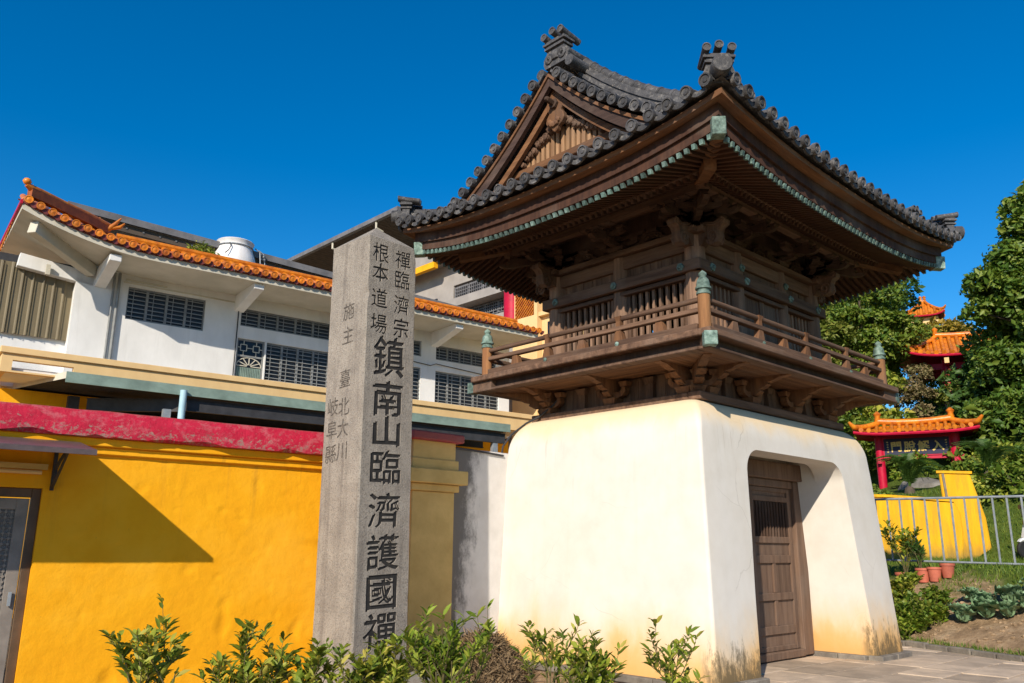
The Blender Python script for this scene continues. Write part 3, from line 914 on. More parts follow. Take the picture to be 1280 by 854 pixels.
# bracket sets that carry the eaves
def eave_bracket(c, d, corner=False):
    d = Vector(d).normalized(); z = Vector((0,0,1)); a = z.cross(d)
    m = MB()
    def block(p, w, h):
        p = Vector(p)
        m.bar(p, p+z*h*0.45, w*0.7, w*0.7, d, w, w)
        m.bar(p+z*h*0.45, p+z*h, w, w, d)
    def arm(p, dv, L, h=0.095, t=0.10):
        poly = [(-L, h), (-L, h*0.45), (-L*0.82, 0.012), (-L*0.55, 0), (L*0.55, 0), (L*0.82, 0.012), (L, h*0.45), (L, h)]
        m.prism(poly, frame(p, dv, z, Vector(dv).cross(z)), t)
    k = 1.32 if corner else 1.0
    block(c, 0.30, 0.13)
    arm(c+z*0.13, a, 0.36)
    arm(c+z*0.13, d, 0.36*k)
    for s2 in (-1, 1): block(c+z*0.225+a*s2*0.31, 0.15, 0.075)
    block(c+z*0.225+d*0.31*k, 0.15, 0.075)
    arm(c+z*0.30, a, 0.50)
    arm(c+z*0.30+d*0.31*k, a, 0.33)
    arm(c+z*0.30, d, 0.62*k)
    for s2 in (-1, 0, 1): block(c+z*0.395+d*0.31*k+a*s2*0.27, 0.13, 0.07)
    for s2 in (-1, 0, 1): block(c+z*0.395+d*0.57*k+a*s2*(0.24 if not corner else 0.0), 0.14, 0.075)
    # carved tail that droops outwards
    poly = [(0.25, 0.0), (0.44, -0.02), (0.58, -0.09), (0.70, -0.085), (0.76, -0.03), (0.72, 0.02), (0.66, 0.0), (0.60, 0.02), (0.66, 0.07), (0.60, 0.10), (0.25, 0.10)]
    m.prism([(x*k, y) for x, y in poly], frame(c+z*0.245, d, z, d.cross(z)), 0.09)
    m.v = [(v[0], v[1], 6.135+(v[2]-6.135)*0.68) for v in m.v]
    return m.obj('eave_bracket', M['wood_dark'], G)
for (x, y) in colpos:
    p = Vector((x, y, 6.135))
    corner = abs(x) == CX and abs(y) == CY
    if abs(x) == CX: eave_bracket(p, (math.copysign(1, x), 0, 0))
    if abs(y) == CY: eave_bracket(p, (0, math.copysign(1, y), 0))
    if corner: eave_bracket(p, (x/CX, y/CY, 0), True)
# frog-leg struts between them
leg = [(-0.30, 0.0), (-0.18, 0.0), (-0.13, 0.07), (-0.06, 0.10), (0.06, 0.10), (0.13, 0.07), (0.18, 0.0), (0.30, 0.0), (0.25, 0.06), (0.19, 0.10), (0.15, 0.18), (0.07, 0.235), (-0.07, 0.235), (-0.15, 0.18), (-0.19, 0.10), (-0.25, 0.06)]
for side, la, off in (('A', (-0.68, 0.68), CX), ('C', (-0.68, 0.68), CX), ('B', (-1.18, 0.0, 1.18), CY), ('D', (-1.18, 0.0, 1.18), CY)):
    for a in la:
        m = MB()
        m.prism(leg, frame(SV(side, a, off+0.03, 6.14), SV(side, 1, 0), (0,0,1), SV(side, 0, -1)), 0.10)
        for i in range(5):
            an = R(36*i+18)
            c = SV(side, a+0.11*math.cos(an), off+0.09, 6.22+0.07*math.sin(an))
            m.tube([c-SV(side, 0, 0.03), c+SV(side, 0, 0.02)], [0.05, 0.025], 7)
        m.bar(SV(side, a, off+0.03, 6.375), SV(side, a, off+0.03, 6.45), 0.18, 0.16)
        m.v = [(v[0], v[1], 6.135+(v[2]-6.135)*0.68) for v in m.v]
        m.obj('frog_leg_strut', M['wood_dark'], G)
# wall purlin and outer purlin
for side, half, off in (('A', CY, CX), ('C', CY, CX), ('B', CX, CY), ('D', CX, CY)):
    ax = 'y' if side in 'AC' else 'x'
    e = 0.0 if side in 'AC' else 0.003
    MB().bar(SV(side, -half-0.60, off, 6.742), SV(side, half+0.60, off, 6.742), 0.16, 0.15+e).obj('wall_purlin', M['wood_'+ax], G)
    MB().bar(SV(side, -half-0.66, off+0.57, 6.505), SV(side, half+0.66, off+0.57, 6.505), 0.13, 0.13+e).obj('outer_purlin', M['wood_'+ax], G)
    MB().bar(SV(side, -half, off-0.02, 6.40), SV(side, half, off-0.02, 6.40), 0.03, 0.54).obj('frieze_board', M['wood_dark'], G)
# ================================================================== foliage helpers
def leaf_mesh(name, pts, size, mat, up_bias=0.3, aspect=0.5, jitter=0.35, nrm=None):
    """many small folded leaves; pts (N,3)"""
    N = len(pts)
    P_ = np.asarray(pts, float)
    d = rng.normal(size=(N, 3)); d[:, 2] = d[:, 2]*0.7 - 0.15
    d /= np.linalg.norm(d, axis=1, keepdims=True)
    n_ = rng.normal(size=(N, 3)); n_[:, 2] += up_bias*3
    if nrm is not None: n_ += np.asarray(nrm)*1.6
    s_ = np.cross(d, n_); s_ /= np.linalg.norm(s_, axis=1, keepdims=True)+1e-9
    n_ = np.cross(s_, d)
    L = size*np.exp(jitter*rng.normal(size=(N, 1))*0.9)
    W = L*aspect
    V = np.empty((N, 4, 3))
    V[:, 0] = P_ - d*L*0.5
    V[:, 1] = P_ + s_*W*0.5 + n_*W*0.18
    V[:, 2] = P_ + d*L*0.5 - n_*L*0.12
    V[:, 3] = P_ - s_*W*0.5 + n_*W*0.18
    me_ = bpy.data.meshes.new(name)
    me_.vertices.add(N*4)
    me_.vertices.foreach_set('co', V.reshape(-1))
    me_.loops.add(N*6)
    idx = np.arange(N)[:, None]*4 + np.array([0, 1, 2, 0, 2, 3])[None]
    me_.loops.foreach_set('vertex_index', idx.reshape(-1).astype(np.int32))
    me_.polygons.add(N*2)
    me_.polygons.foreach_set('loop_start', (np.arange(N*2)*3).astype(np.int32))
    me_.polygons.foreach_set('loop_total', np.full(N*2, 3, np.int32))
    me_.materials.append(mat)
    me_.update(calc_edges=True)
    return me_

# ------------------------------------------------------------------ eaves
EX, EY = 3.46, 2.93                 # rafter tips
RX, RY = 3.75, 3.20                 # tile edge
def lift(t): return 0.27*abs(t)**2.6

SIDES = {'A': (CY, CX, EY, EX, RY, RX), 'C': (CY, CX, EY, EX, RY, RX), 'B': (CX, CY, EX, EY, RX, RY), 'D': (CX, CY, EX, EY, RX, RY)}
raft_cache = {}
cap_m = MB().box(-0.045, 0.006, -0.0255, 0.0255, -0.036, 0.030).mesh('copper_cap', M['copper_tip_shaded'])
def rafter(name, p, q, cap):
    L = (q-p).length
    key = round(L/0.03)
    if key not in raft_cache:
        raft_cache[key] = MB().box(0, key*0.03, -0.025, 0.025, -0.035, 0.035).mesh('rafter', M['rafter_wood'])
    d = (q-p).normalized()
    y = Vector((0,0,1)).cross(d).normalized()
    o = put(name, raft_cache[key], G, frame(q-d*(key*0.03), d, y, d.cross(y)))
    if cap:
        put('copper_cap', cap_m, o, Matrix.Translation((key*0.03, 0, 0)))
def zb(q, span, t): return 6.86 - 0.44*q*(1.8/span) + lift(t)*(q/span)**2
def zf(q, span, t): return 6.225 + 0.36*(span-q)*(1.8/span) + lift(t)*(q/span)**2
for side, (wh, wo, th, to, rh, ro) in SIDES.items():
    span = to-wo
    n_ = int((th-0.10)/0.112)
    qe = 0.56*span
    for i in range(-n_, n_+1):
        a = i*0.112
        t = a/th
        qh = max(0.0, (abs(a)-wh)*(span/(th-wh)))          # where the hip rafter is met
        if qh < qe-0.08:
            q0 = max(-0.05, qh)
            rafter('base_rafter', SV(side, a, wo+q0, zb(q0, span, t)), SV(side, a, wo+qe, zb(qe, span, t)), False)
        q0 = max(qe-0.14, qh)
        if q0 < span-0.05:
            rafter('flying_rafter', SV(side, a, wo+q0, zf(q0, span, t)), SV(side, a, to, zf(span, span, t)), True)
    # boards resting on the rafters
    for nm, q0, q1, fz, dz in (('eave_lining', 0.0, qe+0.02, zb, 0.045), ('eave_lining', qe-0.16, span, zf, 0.045)):
        rows = []
        for j in range(5):
            q = q0 + (q1-q0)*j/4
            lim = wh + (th-wh)*max(0, q)/span
            rows.append([SV(side, lim*k_/12, wo+q, fz(q, span, lim*k_/12/th)+dz) for k_ in range(-12, 13)])
        MB().grid(rows).obj(nm, M['rafter_wood'], G)
    # board over the ends of the base rafters
    rows = []
    lim = wh + (th-wh)*qe/span
    m = MB()
    for k_ in range(-12, 12):
        a0, a1 = lim*k_/12, lim*(k_+1)/12
        m.bar(SV(side, a0, wo+qe-0.02, zb(qe, span, a0/th)+0.065), SV(side, a1, wo+qe-0.02, zb(qe, span, a1/th)+0.065), 0.085, 0.06)
    m.obj('rafter_end_board', M['wood_'+('y' if side in 'AC' else 'x')], G)
    # three stepped fascia boards, swept along the upturned eave
    for (o0, o1, z0, z1) in ((-0.10, 0.012, 6.268, 6.400), (-0.09, 0.055, 6.402, 6.560), (-0.08, 0.205, 6.563, 6.640)):
        rows = []
        N = 28
        for k_ in range(-N, N+1):
            t = k_/N
            sec = []
            for oo, zz in ((o0, z0), (o1, z0), (o1, z1), (o0, z1), (o0, z0)):
                sec.append(SV(side, t*(th+oo), to+oo, zz+lift(t)))
            rows.append(sec)
        MB().grid(rows).obj('fascia_board', M['wood_new_'+('y' if side in 'AC' else 'x')] if z0 > 6.5 else M['fascia_shaded'], G)  # top board lighter as the lit strip, lower two coloured as if shaded
for sx_ in (-1, 1):
    for sy_ in (-1, 1):
        p0 = Vector((sx_*CX*0.95, sy_*CY*0.95, 6.80)); p1 = Vector((sx_*2.95, sy_*2.48, 6.42))
        hr = MB().bar(p0, p1, 0.16, 0.19).obj('hip_rafter', M['wood_new_x'], G)
        q0 = Vector((sx_*2.65, sy_*2.21, 6.60)); q1 = Vector((sx_*(EX+0.05), sy_*(EY+0.05), 6.53))
        fr_ = MB().bar(q0, q1, 0.15, 0.21).obj('hip_rafter', M['wood_new_x'], G)
        d = (q1-q0).normalized()
        MB().bar(q1-d*0.17, q1+d*0.012, 0.166, 0.226).obj('copper_cap', M['copper'], fr_, bevel=0.008)

# ------------------------------------------------------------------ roof
GX = 3.30                          # verge plane
def P(d): return 6.72 + 0.22*d + 0.1285*d*d
def lim_main(d): return RX-d if d < RX-GX else GX
def roof_z(side, a, d):
    if side in 'BD':
        lim = RX - min(d, 0.5)
    else:
        lim = RY - d
    t = min(1.0, abs(a)/lim)
    return P(d) + lift(t)*max(0.0, 1-d/1.3)
def RP(side, a, d, dz=0.0):
    off = (RY if side in 'BD' else RX) - d
    return SV(side, a, off, roof_z(side, a, d)+dz)
roof = MB()
for side in 'BD':
    rows = []
    for j in range(25):
        d = RY*j/24
        L = lim_main(d)
        rows.append([RP(side, L*k_/16, d) for k_ in range(-16, 17)])
    roof.grid(rows)
    rows = [[v - Vector((0, 0, 0.085)) for v in r] for r in rows[3:]]
    roof.grid(rows)
for side in 'AC':
    rows = []
    for j in range(9):
        d = 0.88*j/8
        L = RY-d
        rows.append([RP(side, L*k_/16, d) for k_ in range(-16, 17)])
    roof.grid(rows)
roof = roof.obj('roof', M['tile'], G)

TP = 0.275                          # tile pitch
disc_m = MB().lathe([(0.083, -0.01), (0.083, 0.045), (0.066, 0.046), (0.062, 0.032), (0.032, 0.030), (0.028, 0.041), (0.004, 0.043)], None, 16).mesh('eave_disc', M['tile'], 30)
lip = []
for i in range(9):
    x = -0.115 + 0.23*i/8
    lip.append((x, 0.035*(x/0.115)**2))
low = [(x, z-0.055-0.012*math.cos(x/0.115*math.pi/2)) for x, z in lip][::-1]
lip_m = MB().prism(lip+low, Matrix(), 0.035).mesh('eave_pan', M['tile'])
def tile_row(side, a, d1):
    nt_ = max(1, int(round(d1/0.30)))
    rows = []
    av = SV(side, 1, 0)
    for j in range(nt_):
        for e, rr in ((0.0, 0.080), (0.97, 0.070)):
            d = d1*(j+e)/nt_ if j+e > 0 else -0.06
            c = RP(side, a, d, 0.01)
            rows.append([c + av*(rr*math.cos(R(180*k_/7))) + Vector((0,0,1))*(rr*math.sin(R(180*k_/7))+0.012) for k_ in range(8)])
    return MB().grid(rows).obj('cover_tile_row', M['tile'], roof, smooth=50)
for side in 'ABCD':
    half = RX if side in 'BD' else RY
    n_ = int((half-0.06)/TP)
    for i in range(-n_, n_+1):
        a = i*TP
        dmax = 0.86 if side in 'AC' else RY-0.05
        if side in 'BD':
            if abs(a) > GX-0.10: dmax = RX-abs(a)
        else:
            dmax = min(dmax, RY-abs(a))
        if dmax > 0.1:
            tile_row(side, a, dmax)
        t = a/half
        out_ = (SV(side, 0, 1) + Vector((0,0,-0.12))).normalized()
        put('eave_disc', disc_m, roof, facing(RP(side, a, -0.055, 0.038), out_))
        if abs(a+TP/2) < half-0.08:
            put('eave_pan', lip_m, roof, facing(RP(side, a+TP/2, -0.025, -0.022), SV(side, 0, 1)))

# verge tiles: short rolls lying across the gable edge
vt = MB()
vt.tube([(0,0,-0.30), (0,0,0.0)], [0.070, 0.078], 12)
vt.lathe([(0.083, -0.01), (0.083, 0.045), (0.066, 0.046), (0.062, 0.032), (0.032, 0.030), (0.028, 0.041), (0.004, 0.043)], None, 14)
vt_m = vt.mesh('verge_tile', M['tile'], 40)
for sx_ in (-1, 1):
    for sy_ in (-1, 1):
        d, y = 0.50, RY-0.50
        while y > 0.10:
            put('verge_tile', vt_m, roof, facing((sx_*(GX+0.10), sy_*y, P(RY-y)+0.02), (sx_, 0, -0.10)))
            # flat tile between two rolls
            y2 = y-0.115
            sl = 0.22+0.257*(RY-y2)
            MB().bar((sx_*(GX+0.07), sy_*y2, P(RY-y2)-0.02), (sx_*(GX-0.28), sy_*y2, P(RY-y2)+0.0), 0.17, 0.04, (0, -sl*sy_*-1, 1)).obj('verge_pan', M['tile'], roof)
            sl = 0.22+0.257*(RY-y)
            y -= 0.225/math.sqrt(1+sl*sl)

def ridge(name, pts, upv, layers, top_r, step=0.27):
    """stack of flat tiles along a path with round cap tiles on top"""
    m = MB()
    h = 0.0
    for (w, t) in layers:
        for p, q in zip(pts, pts[1:]):
            m.bar(Vector(p)+Vector(upv)*(h+t*0.45), Vector(q)+Vector(upv)*(h+t*0.45), w, t*0.86, upv)
        h += t
    st = m.obj(name, M['tile'], roof)
    # resample
    L = [0.0]
    for p, q in zip(pts, pts[1:]): L.append(L[-1]+(Vector(q)-Vector(p)).length)
    def at(s):
        for i in range(len(pts)-1):
            if s <= L[i+1] or i == len(pts)-2:
                f = (s-L[i])/(L[i+1]-L[i])
                return Vector(pts[i]).lerp(Vector(pts[i+1]), f)
    k = max(1, int(round(L[-1]/step)))
    for i in range(k):
        p, q = at(L[-1]*i/k), at(L[-1]*(i+0.98)/k)
        u = Vector(upv)*(h+top_r*0.25)
        dd = (q-p)
        MB().tube([p+u-dd*0.06, p+u+dd*0.10, p+u+dd*0.12, q+u], [top_r*1.12, top_r*1.12, top_r, top_r*0.95], 10).obj('ridge_tile', M['tile'], st, smooth=40)
    return h
ridge('main_ridge', [(x, 0, 8.74 + 0.10*(abs(x)/3.0)**3) for x in np.linspace(-3.02, 3.02, 13)], (0,0,1), ((0.36, 0.07), (0.28, 0.05), (0.33, 0.05), (0.25, 0.05), (0.30, 0.05), (0.23, 0.04)), 0.10)
for sx_ in (-1, 1):
    for sy_ in (-1, 1):
        pts = [(sx_*2.74, sy_*(RY-d), P(d)+0.05) for d in np.linspace(3.0, 0.42, 12)]
        ridge('descending_ridge', pts, (0,0,1), ((0.30, 0.08), (0.22, 0.06), (0.28, 0.06), (0.20, 0.06), (0.25, 0.06), (0.18, 0.06)), 0.088)
        c0, c1 = Vector((sx_*(RX-0.16), sy_*(RY-0.16), 6.99)), Vector((sx_*(RX-0.66), sy_*(RY-0.66), 7.02))
        ridge('hip_ridge', [tuple(c0), tuple((c0+c1)/2-Vector((0,0,0.03))), tuple(c1)], (0,0,1), ((0.24, 0.07), (0.21, 0.06), (0.18, 0.05)), 0.08)

def onigawara(Mx, s=1.0, boss=False, curls=True):
    m = MB()
    def T(v): return Mx @ Vector((v[0]*s, v[1]*s, v[2]*s))
    body = [(-0.20, -0.06), (0.20, -0.06), (0.23, 0.02), (0.19, 0.10), (0.155, 0.20), (-0.155, 0.20), (-0.19, 0.10), (-0.23, 0.02)]
    S = Mx @ Matrix.Diagonal((s, s, s, 1))
    m.prism(body, S, 0.13)
    for (w, y0, y1, zz) in ((0.36, 0.205, 0.235, 0.20), (0.31, 0.24, 0.265, 0.17), (0.40, 0.27, 0.30, 0.22), (0.36, 0.305, 0.33, 0.19)):
        m.add([T((x, y, z)) for y in (y0, y1) for x, z in ((-w/2, -zz/2), (w/2, -zz/2), (w/2, zz/2), (-w/2, zz/2))],
              [(0,3,2,1),(4,5,6,7),(0,1,5,4),(1,2,6,5),(2,3,7,6),(3,0,4,7)])
    for x, y in ((-0.155, 0.37), (0.0, 0.405), (0.155, 0.37)):
        m.tube([T((x, y-0.03, -0.24)), T((x, y, 0.0)), T((x, y+0.02, 0.13))], [0.048*s, 0.05*s, 0.052*s], 12)
        m.lathe([(0.056*s, -0.012*s), (0.056*s, 0.012*s), (0.042*s, 0.012*s), (0.040*s, 0.002*s), (0.004, 0.002*s)], Mx @ Matrix.Translation((x*s, (y+0.022)*s, 0.135*s)), 12)
    if boss:
        m.lathe([(0.125*s, -0.05*s), (0.125*s, 0.20*s), (0.115*s, 0.212*s), (0.004, 0.214*s)], Mx @ Matrix.Translation((0, 0.10*s, 0.06*s)), 20)
    if curls:
        for sd_ in (-1, 1):
            pts, rr = [], []
            for i in range(13):
                a = R(200 - 42*i); q = 0.085 - 0.0055*i
                pts.append(T((sd_*(0.115 + q*math.cos(a)), 0.06 + q*math.sin(a), 0.07))); rr.append(0.026*s)
            m.tube(pts, rr, 6)
        m.lathe([(0.07*s, 0), (0.066*s, 0.03*s), (0.03*s, 0.05*s), (0.004, 0.055*s)], Mx @ Matrix.Translation((0, 0.09*s, 0.065*s)), 12)
    return m.obj('ridge_end_tile', M['tile'], roof, smooth=40)
for sx_ in (-1, 1):
    onigawara(facing((sx_*3.10, 0, 8.93), (sx_, 0, 0)), 1.12)
    # lower curl beside the ridge end
    for sy_ in (-1, 1):
        MB().tube([(sx_*2.6, sy_*0.19, 9.02), (sx_*3.16, sy_*0.19, 9.02)], 0.075, 12).obj('ridge_roll', M['tile'], roof, smooth=40)
        MB().tube([(sx_*2.6, sy_*0.30, 8.80), (sx_*3.20, sy_*0.30, 8.80)], 0.085, 12).obj('ridge_roll', M['tile'], roof, smooth=40)
        onigawara(facing((sx_*2.74, sy_*(RY-0.40), P(0.40)+0.14), (0, sy_, -0.05)), 0.92)
        onigawara(facing((sx_*(RX-0.12), sy_*(RY-0.12), 7.02), (sx_, sy_, 0)), 0.96, True, False)

M['slat_wood'] = wood('pale_slat_wood', 'z', (0.46, 0.27, 0.14), (0.30, 0.16, 0.08))
# ---- gable ends
def board(pts_top, depth_f, x0, x1, name, mat):
    """curved board hanging below a curve in the y-z plane"""
    m = MB()
    rows = []
    for (y, z) in pts_top:
        dd = depth_f(abs(y))
        rows.append([(x0, y, z), (x1, y, z), (x1, y, z-dd), (x0, y, z-dd), (x0, y, z)])
    return m.grid(rows).obj(name, mat, roof)
for sx_ in (-1, 1):
    for sy_ in (-1, 1):
        crv = [(sy_*y, P(RY-y)-0.105) for y in np.linspace(0.0, 2.62, 18)]
        board(crv, lambda y: 0.21+0.02*y, sx_*(GX+0.02), sx_*(GX-0.05), 'bargeboard', M['barge_wood'])
        crv = [(y, z-0.005) for y, z in crv]
        board(crv, lambda y: 0.055, sx_*(GX+0.05), sx_*(GX+0.021), 'bargeboard_trim', M['wood_new_y'])
        crv2 = [(sy_*y, P(RY-y)-0.36) for y in np.linspace(0.0, 2.2, 16)]
        board(crv2, lambda y: 0.13, sx_*(GX-0.10), sx_*(GX-0.17), 'inner_bargeboard', M['wood_new_y'])
    gw = GX-0.30
    tri = [(-1.65, 7.0), (1.65, 7.0)] + [(y, P(RY-abs(y))-0.10) for y in np.linspace(1.65, -1.65, 25)]
    MB().prism(tri, frame((sx_*(gw-0.08), 0, 0), (0,1,0), (0,0,1), (1,0,0)), 0.04).obj('gable_board', M['wood_dark'], roof)
    MB().box(min(sx_*(gw-0.05), sx_*(gw+0.08)), max(sx_*(gw-0.05), sx_*(gw+0.08)), -1.5, 1.5, 7.30, 7.415).obj('gable_sill', M['wood_new_y'], roof, bevel=0.01)
    MB().box(min(sx_*(gw-0.05), sx_*(gw+0.02)), max(sx_*(gw-0.05), sx_*(gw+0.02)), -1.62, 1.62, 7.02, 7.295).obj('gable_sill', M['wood_y'], roof)
    for i in range(-8, 9):
        y = i*0.105
        zt = P(RY-abs(y))-0.44
        if zt > 7.47:
            MB().box(min(sx_*(gw-0.03), sx_*(gw+0.03)), max(sx_*(gw-0.03), sx_*(gw+0.03)), y-0.032, y+0.032, 7.415, min(zt, 7.86)).obj('gable_slat', M['slat_wood'], roof)
    # carved cloud panel above the slats
    for sy_ in (-1, 1):
        m = MB()
        for i in range(9):
            y = sy_*(0.14 + 0.083*i)
            z = 7.90 - 0.05*i + 0.02*math.sin(i*2.1)
            rr = 0.078 - 0.004*i
            x = sx_*(gw+0.05)
            m.lathe([(rr, -0.03), (rr*0.95, 0.03), (rr*0.55, 0.055), (0.004, 0.06)], facing((x, y, z), (sx_, 0, 0)), 9)
            m.tube([(x+sx_*0.05, y+rr*0.6*math.cos(a), z+rr*0.6*math.sin(a)) for a in np.linspace(0, 5.2, 9)], 0.017, 5)
        m.obj('carved_cloud', M['wood_z'], roof, smooth=40)
    # pendant with six-petal boss under the gable peak
    gg = [(0.0, 8.52), (0.10, 8.42), (0.16, 8.25), (0.17, 8.12), (0.12, 8.04), (0.17, 7.98), (0.19, 7.90), (0.13, 7.82), (0.07, 7.80), (0.05, 7.74), (0.0, 7.70)]
    poly = [(y, z) for y, z in gg] + [(-y, z) for y, z in gg[-2:0:-1]]
    pen = MB().prism(poly, frame((sx_*(GX-0.14), 0, 0), (0,1,0), (0,0,1), (1,0,0)), 0.09).obj('gable_pendant', M['wood_new_z'], roof, bevel=0.012)
    bs = MB()
    bs.lathe([(0.085, 0), (0.085, 0.04), (0.05, 0.05), (0.045, 0.17), (0.03, 0.20), (0.004, 0.21)], facing((sx_*(GX-0.095), 0, 8.16), (sx_, 0, 0.15)), 6)
    bs.obj('pendant_boss', M['wood_dark'], pen)
    fs_ = MB()
    for i in range(5):
        a = R(-150 + 30*i)
        c = Vector((sx_*(GX-0.085), 0.09*math.cos(a), 7.93 + 0.10*math.sin(a)))
        fs_.lathe([(0.05, 0), (0.045, 0.025), (0.02, 0.04), (0.004, 0.042)], facing(c, (sx_, 0, 0)), 8)
    fs_.obj('pendant_fan', M['wood_new_z'], pen, smooth=40)
# ================================================================== STONE PILLAR
def glyph(ch, size, fat, depth):
    cu = bpy.data.curves.new('glyph', 'FONT')
    cu.body = ch; cu.size = size; cu.extrude = depth; cu.offset = fat
    cu.align_x = 'CENTER'; cu.align_y = 'CENTER'; cu.resolution_u = 3
    o = bpy.data.objects.new('glyph', cu)
    COL.objects.link(o)
    bpy.context.view_layer.update()
    me_ = bpy.data.meshes.new_from_object(o.evaluated_get(bpy.context.evaluated_depsgraph_get()))
    bpy.data.objects.remove(o); bpy.data.curves.remove(cu)
    xs = [v.co.x for v in me_.vertices]; yy = [v.co.y for v in me_.vertices]
    cx, cy = (min(xs)+max(xs))/2, (min(yy)+max(yy))/2
    for v in me_.vertices:
        x, y = v.co.x-cx, v.co.y-cy
        n1 = noise.noise(Vector((x*14+ord(ch[0]) % 97, y*14, 0)))
        n2 = noise.noise(Vector((x*14, y*14+ord(ch[0]) % 89, 9)))
        v.co.x, v.co.y = x + n1*size*0.022, y + n2*size*0.022 + x*0.05
    return me_

PW = 0.768
PIL = thing('stone_pillar', 'tall square granite pillar carved with black Chinese characters', 'stone pillar', (-5.66, 0.84, 0.0), (-0.006, -0.009, R(3.05)))
def half_w(z): return PW/2 + 0.012*(1-z/5.4)
rows = []
for j in range(73):
    z = 5.40*j/72
    w = half_w(z)
    r_ = []
    for (sx_, sy_) in ((1, -1), (1, 1), (-1, 1), (-1, -1)):
        # arris worn and chipped by an uneven amount
        n_ = noise.noise(Vector((sx_*5.1, sy_*3.7, z*3.1)))
        c = 0.014 + 0.012*abs(n_) + 0.055*max(0.0, noise.noise(Vector((sx_*9.3, sy_*7.7, z*5.5)))-0.28)
        a = (sx_*(w-c), sy_*w); b_ = (sx_*w, sy_*(w-c))
        r_ += [a, b_] if sx_*sy_ < 0 else [b_, a]
    rows.append([(x, y, z) for x, y in r_])
sh = MB()
k = 8
sh.v = [p for r_ in rows for p in r_]
sh.f = [(j*k+i, j*k+(i+1) % k, (j+1)*k+(i+1) % k, (j+1)*k+i) for j in range(72) for i in range(k)]
sh.f.append(tuple(range(k-1, -1, -1)))
top = len(sh.v); sh.v.append((0, 0, 5.70))
sh.f += [(72*k+i, 72*k+(i+1) % k, top) for i in range(k)]
CHARS = []
for ch, z in zip('根本道場', (5.21, 4.95, 4.62, 4.29)): CHARS.append((ch, -0.185, z, 0.265, 'R', 'ink', 0.004, 1.0))
for ch, z in zip('禪臨濟宗', (5.20, 4.93, 4.60, 4.30)): CHARS.append((ch, 0.165, z, 0.265, 'R', 'ink', 0.004, 1.0))
for ch, z in zip('鎮南山臨濟護國禪寺', (3.90, 3.38, 2.98, 2.55, 2.05, 1.57, 1.12, 0.70, 0.28)):
    CHARS.append((ch, -0.01, z, 0.50, 'R', 'ink', 0.012 if ch in '山南寺' else 0.007, {'鎮': 1.10, '南': 0.92, '山': 0.80}.get(ch, 0.86)))
for ch, a, z in (('施', -0.03, 4.48), ('主', -0.04, 4.17), ('臺', -0.02, 3.63), ('北', -0.02, 3.28), ('大', -0.02, 3.02), ('川', -0.02, 2.74),
                 ('岐', 0.205, 3.30), ('阜', 0.205, 3.02), ('縣', 0.205, 2.72)):
    CHARS.append((ch, a, z, 0.24, 'L', 'ink_pale', 0.003, 1.0))
def face_m(a, z, face, out_):
    w = half_w(z) + out_
    return frame((a, -w, z), (1,0,0), (0,0,1), (0,-1,0)) if face == 'R' else frame((-w, a, z), (0,-1,0), (0,0,1), (-1,0,0))
# cut the letters of the front face into the stone, then lay the dark fill in each cut
tmp_me = sh.mesh('shaft', M['granite'])
bm = bmesh.new(); bm.from_mesh(tmp_me); bmesh.ops.recalc_face_normals(bm, faces=bm.faces); bm.to_mesh(tmp_me); bm.free()
tmp = bpy.data.objects.new('tmp_shaft', tmp_me); COL.objects.link(tmp)
cutters, fills = [], []
for (ch, a, z, size, face, mt, fat, sy) in CHARS:
    # two chisel passes, shifted along the diagonal, give thick and thin strokes
    dl = size*((0.030 if ch in '南山國寺' else 0.021) if size > 0.4 else (0.023 if ch in '本宗' else 0.017))
    m2 = MB()
    for q, (dx, dy) in enumerate(((dl, dl*0.7), (-dl, -dl*0.7)) if face == 'R' else ((0, 0),)):
        g0 = glyph(ch, size, 0.0, 0.0)
        m2.add([(v.co.x+dx, v.co.y+dy, 0.0006*q) for v in g0.vertices], [tuple(p.vertices) for p in g0.polygons])
        if face == 'R':
            cme = glyph(ch, size, 0.0, 0.022+0.0007*q)
            cme.transform(face_m(a, z, face, 0.0) @ Matrix.Diagonal((1, sy, 1, 1)) @ Matrix.Translation((dx, dy, 0)))
            cutters.append(cme)
    me_ = m2.mesh('carved_character', M[mt])
    fills.append((me_, face_m(a, z, face, -0.012 if face == 'R' else 0.003) @ Matrix.Diagonal((1, sy, 1, 1))))
bmc = bmesh.new()
for cme in cutters:
    b1 = bmesh.new(); b1.from_mesh(cme)
    bmesh.ops.remove_doubles(b1, verts=b1.verts, dist=0.00005)
    bmesh.ops.recalc_face_normals(b1, faces=b1.faces)
    b1.to_mesh(cme); b1.free()
    bmc.from_mesh(cme)
call = bpy.data.meshes.new('cutter'); bmc.to_mesh(call); bmc.free()
cut = bpy.data.objects.new('cutter', call); COL.objects.link(cut)
md = tmp.modifiers.new('b', 'BOOLEAN'); md.operation = 'DIFFERENCE'; md.solver = 'EXACT'; md.use_self = True; md.object = cut
bpy.context.view_layer.update()
shaft_me = bpy.data.meshes.new_from_object(tmp.evaluated_get(bpy.context.evaluated_depsgraph_get()))
for o in (tmp, cut): bpy.data.objects.remove(o)
if len(shaft_me.vertices) < 700: shaft_me = tmp_me
print('SHAFT', len(shaft_me.vertices))
shaft_me.materials.clear(); shaft_me.materials.append(M['granite'])
put('shaft', shaft_me, PIL)
for me_, Mx in fills: put('carved_character', me_, PIL, Mx)

